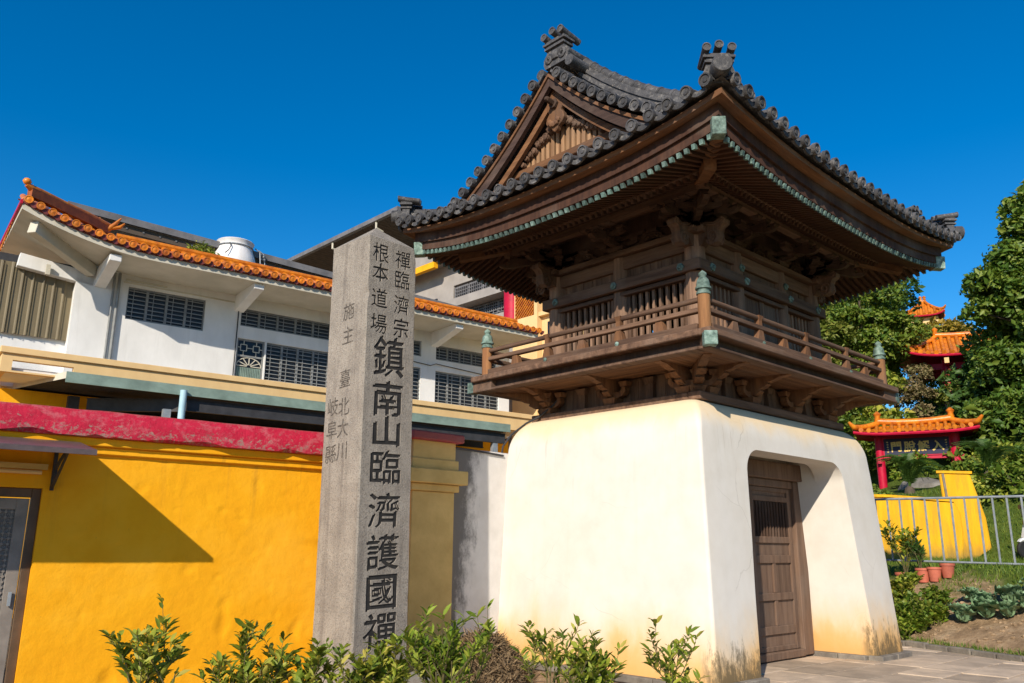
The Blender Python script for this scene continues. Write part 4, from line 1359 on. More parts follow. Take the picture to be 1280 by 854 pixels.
# rock leaning at the pillar foot
def rock(name, loc, size, label, cat='rock', group=None, seed=0, mat='rock', sub=3):
    bm = bmesh.new()
    bmesh.ops.create_icosphere(bm, subdivisions=sub, radius=1.0)
    for v in bm.verts:
        p = v.co.copy()
        d = 1 + 0.28*noise.noise(p*1.3+Vector((seed*7.3, 0, 0))) + 0.12*noise.noise(p*3.1+Vector((0, seed*3.1, 0)))
        v.co = Vector((p.x*size[0], p.y*size[1], p.z*size[2]))*d
    me_ = bpy.data.meshes.new(name); bm.to_mesh(me_); bm.free()
    me_.materials.append(M[mat])
    me_.polygons.foreach_set('use_smooth', [True]*len(me_.polygons)); me_.set_sharp_from_angle(angle=R(35))
    o = put(name, me_); o.location = loc
    return tag(o, label, cat, group)
rock('rock', (-5.35, -0.05, 0.12), (0.30, 0.22, 0.26), 'grey rock lying at the foot of the carved granite pillar', seed=1)

# ================================================================== WING WALL AND PIER
ww = MB().box(-3.95, -2.36, 1.78, 2.10, -0.05, 3.09).obj('wing_wall', M['wing'], None, bevel=0.03)
tag(ww, 'white plaster wall with black mould between the ochre pier and the gate base', 'wall')
PR = thing('gate_pier', 'ochre yellow gate pier with stepped moulding behind the carved granite pillar', 'pier', (-4.05, 1.78, 0))
MB().box(-0.42, 0.34, -0.24, 0.42, 0, 2.40).obj('shaft', M['ochre'], PR, bevel=0.012)
for x, z0, z1 in ((0.05, 2.40, 2.50), (0.14, 2.502, 2.70), (0.04, 2.702, 2.85)):
    MB().box(-0.42-x, 0.34+x, -0.24-x, 0.42+x, z0, z1).obj('moulding', M['ochre'], PR, bevel=0.012)
MB().box(-0.42, 0.34, -0.24, 0.42, 2.85, 3.10).obj('neck', M['ochre'], PR)
MB().box(-0.52, 0.42, -0.36, 0.50, 3.10, 3.22).obj('coping', M['red_cap'], PR, bevel=0.02)

# ================================================================== YELLOW WALL (local u along the wall, v away from the camera)
WAZ = R(-6.0)
YW0 = (-4.5, 1.9, 0)
YW = thing('courtyard_wall', 'bright amber yellow courtyard wall with flaking red coping', 'wall', YW0, (0, 0, WAZ))
# body with a doorway left of u=-4.42
wb = MB()
N = 60
def wall_face(u0, u1, z0, z1, nu, nz_):
    rows = []
    for j in range(nz_+1):
        z = z0+(z1-z0)*j/nz_
        r_ = []
        for i in range(nu+1):
            u = u0+(u1-u0)*i/nu
            e = 1 if 0 < i < nu and 0 < j < nz_ else 0
            ch_ = max(0.0, noise.noise(Vector((u*3.3, z*3.3, 8)))-0.42)*0.10 + max(0.0, noise.noise(Vector((u*9.0, z*9.0, 5)))-0.45)*0.05
            r_.append((u, -e*(0.004*noise.noise(Vector((u*2.2, z*2.2, 0)))+0.003*noise.noise(Vector((u*9, z*9, 2)))-ch_*0.5), z))
        rows.append(r_)
    wb.grid(rows)
wall_face(-4.36, 0.10, 0.0, 2.62, 150, 88)
wb.box(-4.36, 0.10, 0.02, 0.26, 0, 2.62)
wb.box(-9.0, -4.36, 0.0, 0.26, 2.22, 2.62)
wb.box(-9.0, -5.42, 0.0, 0.26, 0, 2.22)
wb.obj('wall_body', M['yellow'], YW, smooth=50)
MB().box(-9.0, 0.10, -0.05, 0.30, 2.62, 2.705).obj('moulding', M['yellow'], YW, bevel=0.01)
MB().box(-9.0, 0.10, -0.10, 0.34, 2.707, 2.80).obj('moulding', M['yellow'], YW, bevel=0.01)
# coping with chipped lower edge
cp = MB()
rows = []
for i in range(181):
    u = -9.0 + 9.1*i/180
    ch = max(0.0, noise.noise(Vector((u*2.1, 3.3, 0)))-0.12)*0.10 + max(0.0, noise.noise(Vector((u*7.0, 1.3, 0)))-0.25)*0.07
    w1 = 0.008*noise.noise(Vector((u*3.0, 0, 0)))
    rows.append([(u, 0.36, 2.80), (u, -0.17+ch*0.9, 2.80), (u, -0.19+ch*0.25, 2.802+ch), (u, -0.19+w1, 2.97), (u, -0.14, 3.10+w1), (u, 0.30, 3.13), (u, 0.36, 2.95), (u, 0.36, 2.80)])
cp.grid(rows)
cp.obj('coping', M['red_cap'], YW, smooth=30)
# door: dark frame with a patterned screen
dr = MB()
for u0, u1, z0, z1 in ((-5.42, -5.33, 0, 2.22), (-4.45, -4.36, 0, 2.22), (-5.33, -4.45, 2.12, 2.22)):
    dr.box(u0, u1, 0.06, 0.14, z0, z1)
frm = dr.obj('door_frame', MAT('brown_door_frame', (0.13, 0.08, 0.045), (0.09, 0.055, 0.03), 4, rough=0.5, bmp=0.1, rand=0), YW, bevel=0.006)
lf = MB()
for u0, u1, z0, z1 in ((-5.32, -5.20, 0.03, 2.11), (-4.58, -4.46, 0.03, 2.11), (-5.20, -4.58, 1.99, 2.11), (-5.20, -4.58, 0.03, 0.16), (-5.20, -4.58, 0.95, 1.05)):
    lf.box(u0, u1, 0.08, 0.12, z0, z1)
M['door_metal'] = MAT('grey_brown_door_metal', (0.27, 0.235, 0.20), (0.19, 0.165, 0.14), 4, rough=0.55, bmp=0.1, rand=0)
door = lf.obj('door', M['door_metal'], YW, bevel=0.004)
MB().box(-5.20, -4.58, 0.095, 0.105, 0.16, 1.99).obj('screen', MAT('wire_screen', (0.20, 0.185, 0.17), (0.13, 0.12, 0.11), 60, rough=0.5, bmp=0.5, bscale=120, rand=0), door)
sc = MB()
for i in range(11):
    u = -5.20 + 0.62*(i+0.5)/11
    sc.bar((u, 0.09, 0.16), (u, 0.09, 1.99), 0.006, 0.006)
for i in range(33):
    z = 0.16 + 1.83*(i+0.5)/33
    sc.bar((-5.20, 0.088, z), (-4.58, 0.088, z), 0.006, 0.006)
    for j in range(11):
        u = -5.20 + 0.62*(j+0.5)/11
        sc.lathe([(0.016, 0), (0.016, 0.004)], facing((u, 0.084, z), (0, -1, 0)), 6)
tag(sc.obj('screen_pattern', M['door_metal'], door), kind='stuff')
MB().bar((-4.52, 0.05, 1.0), (-4.52, 0.05, 1.14), 0.03, 0.03).obj('door_handle', M['galv'], door)

# door canopy on brackets
CN = thing('door_canopy', 'thin grey sheet canopy on iron brackets over the yellow wall door', 'canopy', YW0, (0, 0, WAZ))
MB().add([(-6.6, -0.12, 2.735), (-4.08, -0.12, 2.735), (-4.08, -1.06, 2.565), (-6.6, -1.06, 2.565), (-6.6, -0.12, 2.70), (-4.08, -0.12, 2.70), (-4.08, -1.06, 2.53), (-6.6, -1.06, 2.53)],
         [(0,1,2,3), (7,6,5,4), (0,4,5,1), (1,5,6,2), (2,6,7,3), (3,7,4,0)]).obj('canopy_sheet', M['grey_plastic'], CN)
MB().bar((-6.6, -1.07, 2.535), (-4.08, -1.07, 2.535), 0.03, 0.05).obj('front_rail', M['grey_plastic'], CN)
MB().bar((-6.5, -0.62, 2.585), (-4.2, -0.62, 2.585), 0.05, 0.045).obj('cross_rail', M['alu'], CN)
for u in (-4.28, -5.9):
    b_ = MB()
    b_.bar((u, -0.02, 2.66), (u, -0.02, 2.20), 0.05, 0.035, (1,0,0))
    b_.tube([(u, -0.03, 2.24), (u, -0.16, 2.32), (u, -0.12, 2.42), (u, -0.30, 2.50), (u, -0.62, 2.58)], 0.018, 6)
    b_.bar((u, -0.03, 2.22), (u, -0.74, 2.575), 0.022, 0.022)
    b_.obj('bracket', M['dark_steel'], CN)
TL = thing('tube_light', 'tube light fitting on the yellow wall above the door', 'light', YW0, (0, 0, WAZ))
MB().box(-5.6, -4.35, -0.075, -0.004, 2.415, 2.475).obj('housing', M['ochre'], TL)
MB().tube([(-5.55, -0.045, 2.385), (-4.40, -0.045, 2.385)], 0.022, 8).obj('tube', M['cream'], TL)

# ================================================================== WHITE HALL BEHIND
V0 = 11.0
hb = Matrix.Translation(YW0) @ Matrix.Rotation(WAZ, 4, 'Z')
hall_loc = hb @ Vector((0, V0, 0))
HL = thing('white_hall', 'white two storey hall with orange tiled eaves and barred windows', 'building', hall_loc, (0, 0, WAZ))
# local: v=0 parapet plane, v=1.6 wall plane
def holes_wall(name, u0, u1, z0, z1, v, th, holes, mat, parent):
    """wall with rectangular openings, built from strips"""
    us = sorted({u0, u1} | {h[0] for h in holes} | {h[1] for h in holes})
    zs_ = sorted({z0, z1} | {h[2] for h in holes} | {h[3] for h in holes})
    m = MB()
    for a, c in zip(us, us[1:]):
        run = None
        for e, f in zip(zs_, zs_[1:]):
            mu, mz = (a+c)/2, (e+f)/2
            hole = any(h[0] < mu < h[1] and h[2] < mz < h[3] for h in holes)
            if not hole:
                run = (run[0], f) if run else (e, f)
            if hole or f == zs_[-1]:
                if run:
                    m.box(a, c, v, v+th, run[0], run[1]); run = None
    return m.obj(name, mat, parent)
wins = [(-1.16, 0.88, 7.46, 8.36, 4, 0.12), (1.90, 4.70, 7.80, 8.33, 5, 0.10), (2.72, 4.70, 6.30, 7.43, 4, 0.10),
        (4.95, 7.95, 7.78, 8.30, 5, 0.10), (4.95, 7.95, 6.30, 7.40, 6, 0.10), (8.52, 11.0, 7.76, 8.26, 5, 0.10), (8.52, 11.15, 6.30, 7.38, 5, 0.10)]
dhole = (1.86, 2.68, 6.10, 7.44)
holes_wall('wall', -2.42, 11.6, 5.4, 8.95, 1.6, 0.25, [w[:4] for w in wins] + [dhole], M['white'], HL)
MB().box(-4.4, -2.42, 1.95, 2.1, 5.4, 6.72).obj('wall', M['white'], HL)
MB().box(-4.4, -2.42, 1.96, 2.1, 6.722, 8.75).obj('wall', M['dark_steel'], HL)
MB().box(-4.4, 11.6, 1.62, 8.0, 0.0, 5.30).obj('lower_wall', M['yellow'], HL)
MB().box(11.35, 11.6, 1.86, 8.0, 5.4, 8.95).obj('wall', M['white'], HL)
MB().box(-2.42, -2.2, 1.86, 8.0, 5.4, 8.95).obj('wall', M['white'], HL)
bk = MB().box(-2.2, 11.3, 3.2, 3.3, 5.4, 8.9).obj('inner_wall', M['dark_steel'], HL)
for (u0, u1, z0, z1, nb, rec) in wins:
    fr_ = MB()
    v = 1.66
    t = 0.05
    fr_.box(u0, u1, v, v+0.06, z1-t, z1); fr_.box(u0, u1, v, v+0.06, z0, z0+t)
    for i in range(nb+1):
        u = u0 + (u1-u0)*i/nb
        fr_.box(max(u0, u-t/2-0.005), min(u1, u+t/2+0.005), v-0.002, v+0.058, z0+t, z1-t)
    wf = fr_.obj('window', M['alu'], HL)
    for i in range(nb):
        a, c = u0+(u1-u0)*i/nb+0.03, u0+(u1-u0)*(i+1)/nb-0.03
        MB().box(a, c, v+0.045, v+0.055, z0+t, z1-t).obj('pane', M['glass'], wf)
        br = MB()
        um = a+(c-a)*0.28
        br.bar((um, v-0.02, z0), (um, v-0.02, z1), 0.016, 0.016)
        nn = max(3, int((z1-z0)/0.125))
        for j in range(nn):
            z = z0+t+(z1-z0-2*t)*(j+0.5)/nn
            br.bar((a, v-0.025, z), (c, v-0.025, z), 0.014, 0.022)
        br.obj('security_bars', M['alu'], wf)
# patterned door
fr_ = MB()
u0, u1, z0, z1 = dhole
for a, c, e, f in ((u0, u0+0.05, z0, z1), (u1-0.05, u1, z0, z1), (u0+0.05, u1-0.05, z1-0.05, z1), (u0+0.05, u1-0.05, 6.92, 6.97)):
    fr_.box(a, c, 1.66, 1.72, e, f)
pd = fr_.obj('patterned_door', M['alu'], HL)
MB().box(u0+0.05, u1-0.05, 1.70, 1.712, z0, z1-0.05).obj('pane', M['glass'], pd)
m = MB()
for cx in (2.08, 2.45):
    for s2 in (-1, 1):
        m.bar((cx-0.09, 1.68, 7.19+s2*0.09), (cx+0.09, 1.68, 7.19+s2*0.09), 0.018, 0.022)
        m.bar((cx+s2*0.09, 1.68, 7.10), (cx+s2*0.09, 1.68, 7.28), 0.018, 0.022)
        m.bar((cx, 1.68, 7.19+s2*0.09), (cx, 1.68, 7.19+s2*0.22), 0.018, 0.02)
        m.bar((cx+s2*0.09, 1.68, 7.19), (cx+s2*0.18, 1.68, 7.19), 0.018, 0.02)
for i in range(7):
    a = R(180*i/6)
    m.bar((2.27+0.06*math.cos(a), 1.68, 6.66+0.04*math.sin(a)), (2.27+0.36*math.cos(a), 1.68, 6.66+0.24*math.sin(a)), 0.02, 0.024)
m.tube([(2.27+0.36*math.cos(R(a)), 1.68, 6.66+0.25*math.sin(R(a))) for a in range(0, 181, 15)], 0.014, 5)
m.obj('ornamental_bars', M['soffit_white'], pd)
for i in range(14):
    MB().box(1.93+0.05*i, 1.965+0.05*i, 1.67, 1.70, 6.10, 6.62).obj('door_slat', M['green_metal'], pd)
# eave slab, upturned at the left corner
def ez(u): return 0.62*max(0.0, (-0.9-u)/3.1)**2.0
rows_t, rows_b = [], []
us_ = np.linspace(-4.0, 11.6, 60)
def slab(v0, v1, z0, z1, name, mat):
    rows = []
    for u in us_:
        rows.append([(u, v0, z0+ez(u)), (u, v0, z1+ez(u)), (u, v1, z1+ez(u)*1.0), (u, v1, z0+ez(u)*1.0), (u, v0, z0+ez(u))])
    return MB().grid(rows).obj(name, mat, HL)
slab(-0.02, 1.70, 8.66, 8.80, 'eave_slab', M['soffit_white'])
slab(-0.06, 0.10, 8.805, 8.845, 'eave_trim', M['maroon'])
MB().add([(-4.0, -0.02, 9.28), (-2.3, 1.65, 8.85), (-2.3, 7.9, 8.85), (-4.0, 7.9, 9.28), (-4.0, -0.02, 9.42), (-4.0, 7.9, 9.42), (-2.3, 7.9, 9.0), (-2.3, 1.65, 9.0)],
         [(0,1,2,3), (4,5,6,7), (0,3,5,4), (0,4,7,1), (2,6,5,3)]).obj('eave_slab', M['soffit_white'], HL)
MB().bar((-4.03, -0.05, 9.45), (-4.03, 7.9, 9.45), 0.05, 0.10).obj('eave_trim', M['red'], HL)
MB().box(-4.02, 11.5, 0.02, 0.30, 8.44, 8.655).obj('edge_beam', M['soffit_white'], HL) if False else None
# cantilever beams under the slab
for u in (-1.85, 1.82, 5.10, 8.45):
    MB().add([(u-0.14, 0.10, 8.50), (u+0.14, 0.10, 8.50), (u+0.14, 0.10, 8.665), (u-0.14, 0.10, 8.665), (u-0.14, 1.60, 8.18), (u+0.14, 1.60, 8.18), (u+0.14, 1.60, 8.665), (u-0.14, 1.60, 8.665)],
             [(0,1,2,3), (7,6,5,4), (0,4,5,1), (1,5,6,2), (2,6,7,3), (3,7,4,0)]).obj('cantilever_beam', M['white'], HL, bevel=0.01)
MB().bar((-3.75, 1.72, 8.55), (-2.0, 1.72, 8.36), 0.24, 0.34).obj('cantilever_beam', M['white'], HL, bevel=0.01)
MB().bar((-3.70, 0.25, 8.98), (-2.10, 1.55, 8.56), 0.24, 0.30).obj('cantilever_beam', M['soffit_white'], HL, bevel=0.01)
MB().bar((-3.1, 1.5, 8.50), (-3.1, 1.5, 8.24), 0.10, 0.10).obj('drain_stub', M['soffit_white'], HL)
# raised strip on the wall and downpipes
MB().box(-1.30, 1.70, 1.585, 1.60, 8.43, 8.47).obj('wall_moulding', M['soffit_white'], HL)
MB().box(-1.25, -0.2, 1.56, 1.60, 8.50, 8.54).obj('wall_moulding', M['soffit_white'], HL)
MB().tube([(-1.42, 1.52, 5.7), (-1.42, 1.52, 8.64)], 0.04, 8).obj('downpipe', M['alu'], HL, smooth=40)
MB().tube([(-1.54, 1.54, 5.7), (-1.54, 1.54, 8.64)], 0.03, 8).obj('downpipe', M['alu'], HL, smooth=40)
MB().tube([(1.80, 1.55, 5.7), (1.80, 1.55, 8.5)], 0.018, 6).obj('wall_cable', M['dark_steel'], HL)
MB().tube([(4.7, 1.57, 7.62), (7.2, 1.57, 7.60), (8.3, 1.57, 7.52), (8.5, 1.55, 7.60), (11.2, 1.57, 7.45)], 0.014, 6).obj('wall_cable', M['dark_steel'], HL)
# corrugated panel at the left end
cor = MB()
rows = []
for i in range(0, 65):
    u = -4.3 + 1.9*i/64
    ph = (i % 8)
    v = 1.86 - (0.022 if ph in (0, 1) else 0.0)
    rows.append([(u, v, 6.70), (u, v, 8.52)])
cor.grid(rows).obj('corrugated_panel', M['tan_metal'], HL)
for i in range(9):
    u = -4.28+0.235*i
    MB().tube([(u, 1.80, 6.72), (u, 1.80, 8.48)], 0.010, 6).obj('panel_batten', M['tan_metal'], HL)
# parapet ledge
pr_ = MB()
holes_wall('parapet', -3.92, 11.5, 5.42, 5.84, 0.03, 0.16, [(-3.70, -2.45, 5.46, 5.70)], M['cream'], HL)
MB().box(-3.97, 11.52, -0.03, 0.26, 5.842, 5.99).obj('parapet_cap', M['cream'], HL, bevel=0.01)
MB().box(-3.98, -3.78, 0.262, 5.0, 5.842, 5.99).obj('parapet_cap', M['cream'], HL, bevel=0.01)
MB().box(-3.92, -3.80, 0.19, 5.0, 5.42, 5.84).obj('parapet', M['cream'], HL)
MB().box(-3.92, 11.5, 0.20, 1.60, 5.44, 5.56).obj('balcony_slab', M['white'], HL)
# orange glazed eave tiles
ot = MB()
rows = []
for j in range(9):
    aa = R(180*j/8)
    rows.append([(0.085*math.cos(aa), -0.10, 0.085*math.sin(aa)), (0.085*math.cos(aa), 0.55, 0.085*math.sin(aa)+0.20), (0.08*math.cos(aa), 1.25, 0.08*math.sin(aa)+0.55)])
ot.grid(rows)
ot_m = ot.mesh('cover_tile', M['orange_tile'], 50)
od_m = MB().lathe([(0.096, -0.01), (0.096, 0.035), (0.076, 0.037), (0.07, 0.024), (0.035, 0.030), (0.004, 0.042)], None, 12).mesh('tile_disc', M['orange_tile'], 40)
dp_m = MB().prism([(-0.115, 0.05), (0.115, 0.05), (0.09, -0.035), (0.035, -0.085), (0, -0.10), (-0.035, -0.085), (-0.09, -0.035)], Matrix(), 0.03).mesh('drip_tile', M['maroon'])
nrow = int(15.5/0.262)
for i in range(nrow+1):
    u = -3.9 + 0.262*i
    z = 8.905 + ez(u)
    o = put('cover_tile', ot_m, HL, Matrix.Translation((u, -0.02, z)))
    put('tile_disc', od_m, o, facing((0, -0.10, 0.012), (0, -1, 0)))
    put('drip_tile', dp_m, HL, facing((u+0.131, -0.10, 8.885+ez(u+0.13)), (0, -1, 0)))
for i in range(26):
    v = 0.15 + 0.262*i
    z = 9.50 - 0.25*smooth(0, 4, v)
    o = put('cover_tile', ot_m, HL, Matrix.Translation((-3.98, v, z)) @ Matrix.Rotation(R(-90), 4, 'Z') @ Matrix.Scale(min(0.6, 0.08+v*0.42), 4, (0, 1, 0)) @ Matrix.Scale(0.8, 4))
    put('tile_disc', od_m, o, facing((0, -0.10, 0.012), (0, -1, 0)))
rows = []
for u in us_:
    e = ez(u)
    rows.append([(u, -0.12, 8.885+e), (u, 0.5, 9.07+e), (u, 1.25, 9.42+e*0.9), (u, 1.30, 9.40+e*0.9)])
MB().grid(rows).obj('eave_roof', M['orange_tile'], HL)
MB().tube([(u, 1.22, 9.52) for u in np.linspace(-1.7, 11.6, 20)], 0.10, 8).obj('eave_ridge', M['orange_tile'], HL, smooth=40)
# curled hip ridge with a horn
pts = [(-1.9, 1.2, 9.62), (-2.5, 0.80, 9.66), (-3.1, 0.42, 9.67), (-3.6, 0.12, 9.70), (-3.90, -0.06, 9.70), (-3.99, -0.10, 9.74)]
hr = MB()
for p, q in zip(pts, pts[1:-1]):
    hr.bar(p, q, 0.16, 0.22)
hr.obj('hip_ridge', MAT('brown_orange_ridge', (0.36, 0.10, 0.025), (0.22, 0.06, 0.02), 6, rough=0.5, bmp=0.2, rand=0), HL)
MB().tube([Vector(p)+Vector((0, 0, 0.12)) for p in pts], [0.09, 0.085, 0.08, 0.08, 0.085, 0.06], 10).obj('hip_ridge_cap', M['orange_tile'], HL, smooth=50)
MB().lathe([(0.004, -0.09), (0.07, -0.06), (0.10, 0.0), (0.07, 0.06), (0.004, 0.09)], Matrix.Translation((-3.99, -0.10, 9.94)), 10).obj('ridge_horn', M['orange_tile'], HL, smooth=60)
m = MB()
m.tube([(-1.95, 1.15, 9.62), (-1.80, 1.10, 9.78), (-1.66, 1.05, 9.98)], [0.08, 0.06, 0.02], 8)
m.tube([(-1.85, 1.12, 9.68), (-1.66, 1.08, 9.74), (-1.56, 1.05, 9.86)], [0.05, 0.05, 0.02], 8)
m.tube([(-2.1, 1.1, 9.72), (-2.2, 1.05, 9.86)], [0.09, 0.05], 8)
m.obj('ridge_ornament', M['orange_tile'], HL, smooth=60)

# sheet roof behind the eave, tank on it
MR = thing('sheet_roof', 'low grey sheet metal roof behind the orange eave of the white hall', 'roof', hall_loc, (0, 0, WAZ))
MB().add([(-2.6, 3.0, 10.72), (11.2, 3.0, 10.10), (11.2, 8.0, 10.5), (-2.6, 8.0, 11.0)], [(0,1,2,3)]).obj('roof_sheet', M['grey_metal'], MR)
MB().bar((-2.7, 2.95, 10.74), (11.2, 2.95, 10.10), 0.10, 0.20).obj('edge_flashing', M['grey_metal'], MR)
MB().bar((-2.7, 3.05, 10.52), (11.2, 3.05, 9.90), 0.06, 0.22).obj('edge_beam', M['brown_sheet'], MR)
for i in range(30):
    u = -2.5+0.46*i
    z = 10.28-0.045*0.46*i
    MB().bar((u, 3.1, 9.2), (u, 3.1, z), 0.07, 0.07).obj('roof_post', M['dark_steel'], MR) if i % 4 == 0 else None
    MB().bar((u, 3.0, z+0.24), (u, 7.8, z+0.60), 0.05, 0.05).obj('sheet_rib', M['grey_metal'], MR)
TK = thing('cooling_tower', 'white fibreglass cooling tower with flared rim on the hall roof', 'cooling tower', hb @ Vector((2.0, V0+3.0, 9.06)))
TK.scale = (0.9, 0.9, 1.0)
MB().lathe([(0.70, 0.0), (0.76, 0.6), (0.74, 1.0), (0.68, 1.20), (0.60, 1.38), (0.565, 1.50), (0.575, 1.58), (0.61, 1.64), (0.625, 1.67), (0.60, 1.69), (0.55, 1.58), (0.50, 1.46)], None, 32).obj('drum', M['tank'], TK, smooth=50)
MB().tube([(0.60*math.cos(a), 0.60*math.sin(a), 1.50) for a in np.linspace(0, 2*math.pi, 25)], 0.02, 6).obj('rim_band', M['galv'], TK)
m = MB()
for du in (0.0, 0.30):
    m.tube([(0.78+du*0.8, -0.42+du*0.3, 0.9), (0.72+du*0.6, -0.40+du*0.3, 1.45), (0.55+du*0.6, -0.36+du*0.3, 1.55)], 0.02, 6)
for i in range(4):
    z = 0.95+0.15*i
    m.bar((0.76, -0.41, z), (0.98, -0.33, z), 0.02, 0.02)
m.obj('ladder', M['galv'], TK)
MB().tube([(-0.42, -0.50, 1.50), (-0.40, -0.56, 1.38), (-0.48, -0.60, 1.22), (-0.60, -0.62, 1.10)], 0.016, 6).obj('cable', M['dark_steel'], TK)

# canopy with green fascia on steel posts in front of the hall
GC = thing('steel_canopy', 'flat corrugated canopy with faded green fascia and dark steel beams below the cream ledge', 'canopy', hall_loc, (0, 0, WAZ))
MB().box(-2.66, 10.1, -0.46, -0.42, 5.25, 5.50).obj('fascia', M['green_metal'], GC)
MB().add([(-2.66, -0.44, 5.34), (-2.66, -0.44, 5.50), (-3.62, 2.6, 5.50), (-3.62, 2.6, 5.34)], [(0,1,2,3)]).obj('side_fascia', M['soffit_white'], GC)
rows = []
for i in range(0, 140):
    v = -0.42 + 3.0*i/139
    rows.append([(-2.66-0.316*(v+0.42), v, 5.36 + (0.03 if (i % 6) < 3 else 0.0)), (10.1, v, 5.27+(0.03 if (i % 6) < 3 else 0.0))])
MB().grid(rows).obj('corrugated_sheet', M['dark_steel'], GC)
for v, z, u0, u1 in ((-0.30, 5.05, 0.1, 10.0), (0.9, 5.02, -1.6, 10.0)):
    m = MB()
    m.box(u0, u1, v-0.06, v+0.06, z+0.14, z+0.16); m.box(u0, u1, v-0.06, v+0.06, z-0.16, z-0.14); m.box(u0, u1, v-0.008, v+0.008, z-0.14, z+0.14)
    m.obj('steel_beam', M['dark_steel'], GC)
m = MB()
m.bar((-1.9, 1.0, 5.0), (0.1, -0.30, 5.03), 0.02, 0.30); m.bar((-1.9, 1.0, 5.15), (0.1, -0.30, 5.18), 0.10, 0.02); m.bar((-1.9, 1.0, 4.85), (0.1, -0.30, 4.88), 0.10, 0.02)
m.obj('steel_beam', M['dark_steel'], GC)
MB().tube([(-0.06, -0.52, 0.0), (-0.06, -0.52, 5.36)], 0.085, 12).obj('pipe_post', M['pale_blue'], GC, smooth=40)
for u in (-0.35, 4.9, 9.6):
    MB().box(u-0.09, u+0.09, -0.34, -0.20, 0, 4.89).obj('steel_post', M['galv'], GC)
MB().box(-2.3, -2.05, 1.1, 1.3, 0, 5.2).obj('steel_post', M['dark_steel'], GC)
MB().box(5.2, 7.9, 1.0, 1.05, 0, 4.35).obj('dark_screen', M['dark_steel'], GC)

# ================================================================== REAR HALL (faces left)
RH = thing('rear_hall', 'tall rear hall with red column and orange lattice above the orange eave', 'building', (10, 0, 0))
def rbox(name, y0, y1, z0, z1, x0, x1, mat, parent=None, bevel=0.0):
    return MB().box(x0, x1, y0, y1, z0, z1).obj(name, M[mat], parent or RH, bevel=bevel)
rbox('wall', 15.35, 34, 4, 11.0, 0.6, 1.0, 'rear_shaded')
rbox('wall', 19.2, 34, 11.0, 13.9, 0.6, 1.0, 'rear_shaded')
rbox('wall', 15.35, 19.2, 12.85, 13.9, 0.6, 1.0, 'rear_shaded')
rbox('wall', 22.8, 34, 14.5, 17.0, 3.6, 4.0, 'soffit_white')
rbox('floor_slab', 15.35, 19.2, 11.62, 11.98, 0.0, 1.0, 'rear_shaded')
rbox('floor_slab', 15.35, 30, 13.9, 14.5, -0.2, 1.0, 'rear_shaded')
rbox('yellow_band', 19.6, 30, 13.62, 13.9, -0.22, 0.0, 'yellow')
rbox('wall', 15.35, 34, 4, 13.8, 1.6, 1.8, 'brown_sheet')
for (y0, y1, z0, z1, nm) in ((15.45, 19.1, 12.0, 12.75, 'upper_lattice'), (15.45, 18.8, 11.0, 11.60, 'lower_lattice')):
    fr_ = MB()
    for y in np.linspace(y0, y1, 5):
        fr_.box(0.62, 0.70, y-0.035, y+0.035, z0, z1)
    fr_.box(0.62, 0.70, y0, y1, z1-0.05, z1); fr_.box(0.62, 0.70, y0, y1, z0, z0+0.05)
    lt = fr_.obj('lattice_window', M['grey_metal'], RH)
    m = MB()
    for i in range(28):
        y = y0+(y1-y0)*(i+0.5)/28
        za = z0 if i % 2 else z0+(z1-z0)*0.3
        m.bar((0.61, y, za), (0.61, y, z1), 0.03, 0.03)
    for j in range(5):
        z = z0+(z1-z0)*(j+0.5)/5
        m.bar((0.60, y0, z), (0.60, y1, z), 0.025, 0.03)
    m.obj('lattice_bars', M['grey_metal'], lt)
    MB().box(0.78, 0.80, y0, y1, z0, z1).obj('pane', M['glass'], lt)
rbox('window', 20.3, 21.6, 11.3, 12.5, 0.55, 0.62, 'glass')
rbox('window', 22.3, 23.2, 11.3, 12.7, 0.55, 0.62, 'brown_sheet')
MB().tube([(0.2, 15.0, 10.0), (0.2, 15.0, 11.62)], 0.36, 20).obj('red_column', M['red'], RH, smooth=40)
# cream tower with orange lattice
rbox('lattice_tower', 13.45, 14.78, 4, 10.28, 0.0, 1.2, 'cream')
rbox('lattice_tower', 13.45, 13.62, 10.28, 11.7, 0.0, 1.2, 'cream')
rbox('lattice_tower', 14.66, 14.78, 10.28, 11.7, 0.0, 1.2, 'cream')
rbox('lattice_tower', 13.62, 14.66, 11.35, 11.7, 0.0, 1.2, 'cream')
rbox('lattice_back', 13.62, 14.66, 10.28, 11.35, 0.30, 0.34, 'maroon')
la = MB()
for i in range(-9, 10):
    for sg in (-1, 1):
        # clip diagonal bars to the opening
        pts_ = []
        for t_ in np.linspace(-2, 2, 81):
            y = 14.14 + i*0.15 + t_*0.5
            z = 10.815 + sg*t_*0.5
            if 13.62 <= y <= 14.66 and 10.28 <= z <= 11.35: pts_.append((y, z))
        if len(pts_) > 2:
            la.bar((0.03+0.02*sg, *pts_[0]), (0.03+0.02*sg, *pts_[-1]), 0.05, 0.05)
tag(la.obj('orange_lattice', M['orange_tile'], RH), kind='stuff')
rbox('side_wing', 9.5, 13.44, 4, 10.2, 0.25, 1.2, 'cream')
rbox('side_wing_ledge', 9.5, 13.44, 10.2, 10.36, 0.05, 1.2, 'cream')
rbox('window', 11.6, 13.1, 9.35, 9.95, 0.2, 0.26, 'glass')
rbox('window', 12.2, 13.2, 10.5, 11.5, 0.6, 0.62, 'glass')
rbox('side_wing', 9.5, 13.44, 10.36, 11.9, 0.62, 1.2, 'cream')
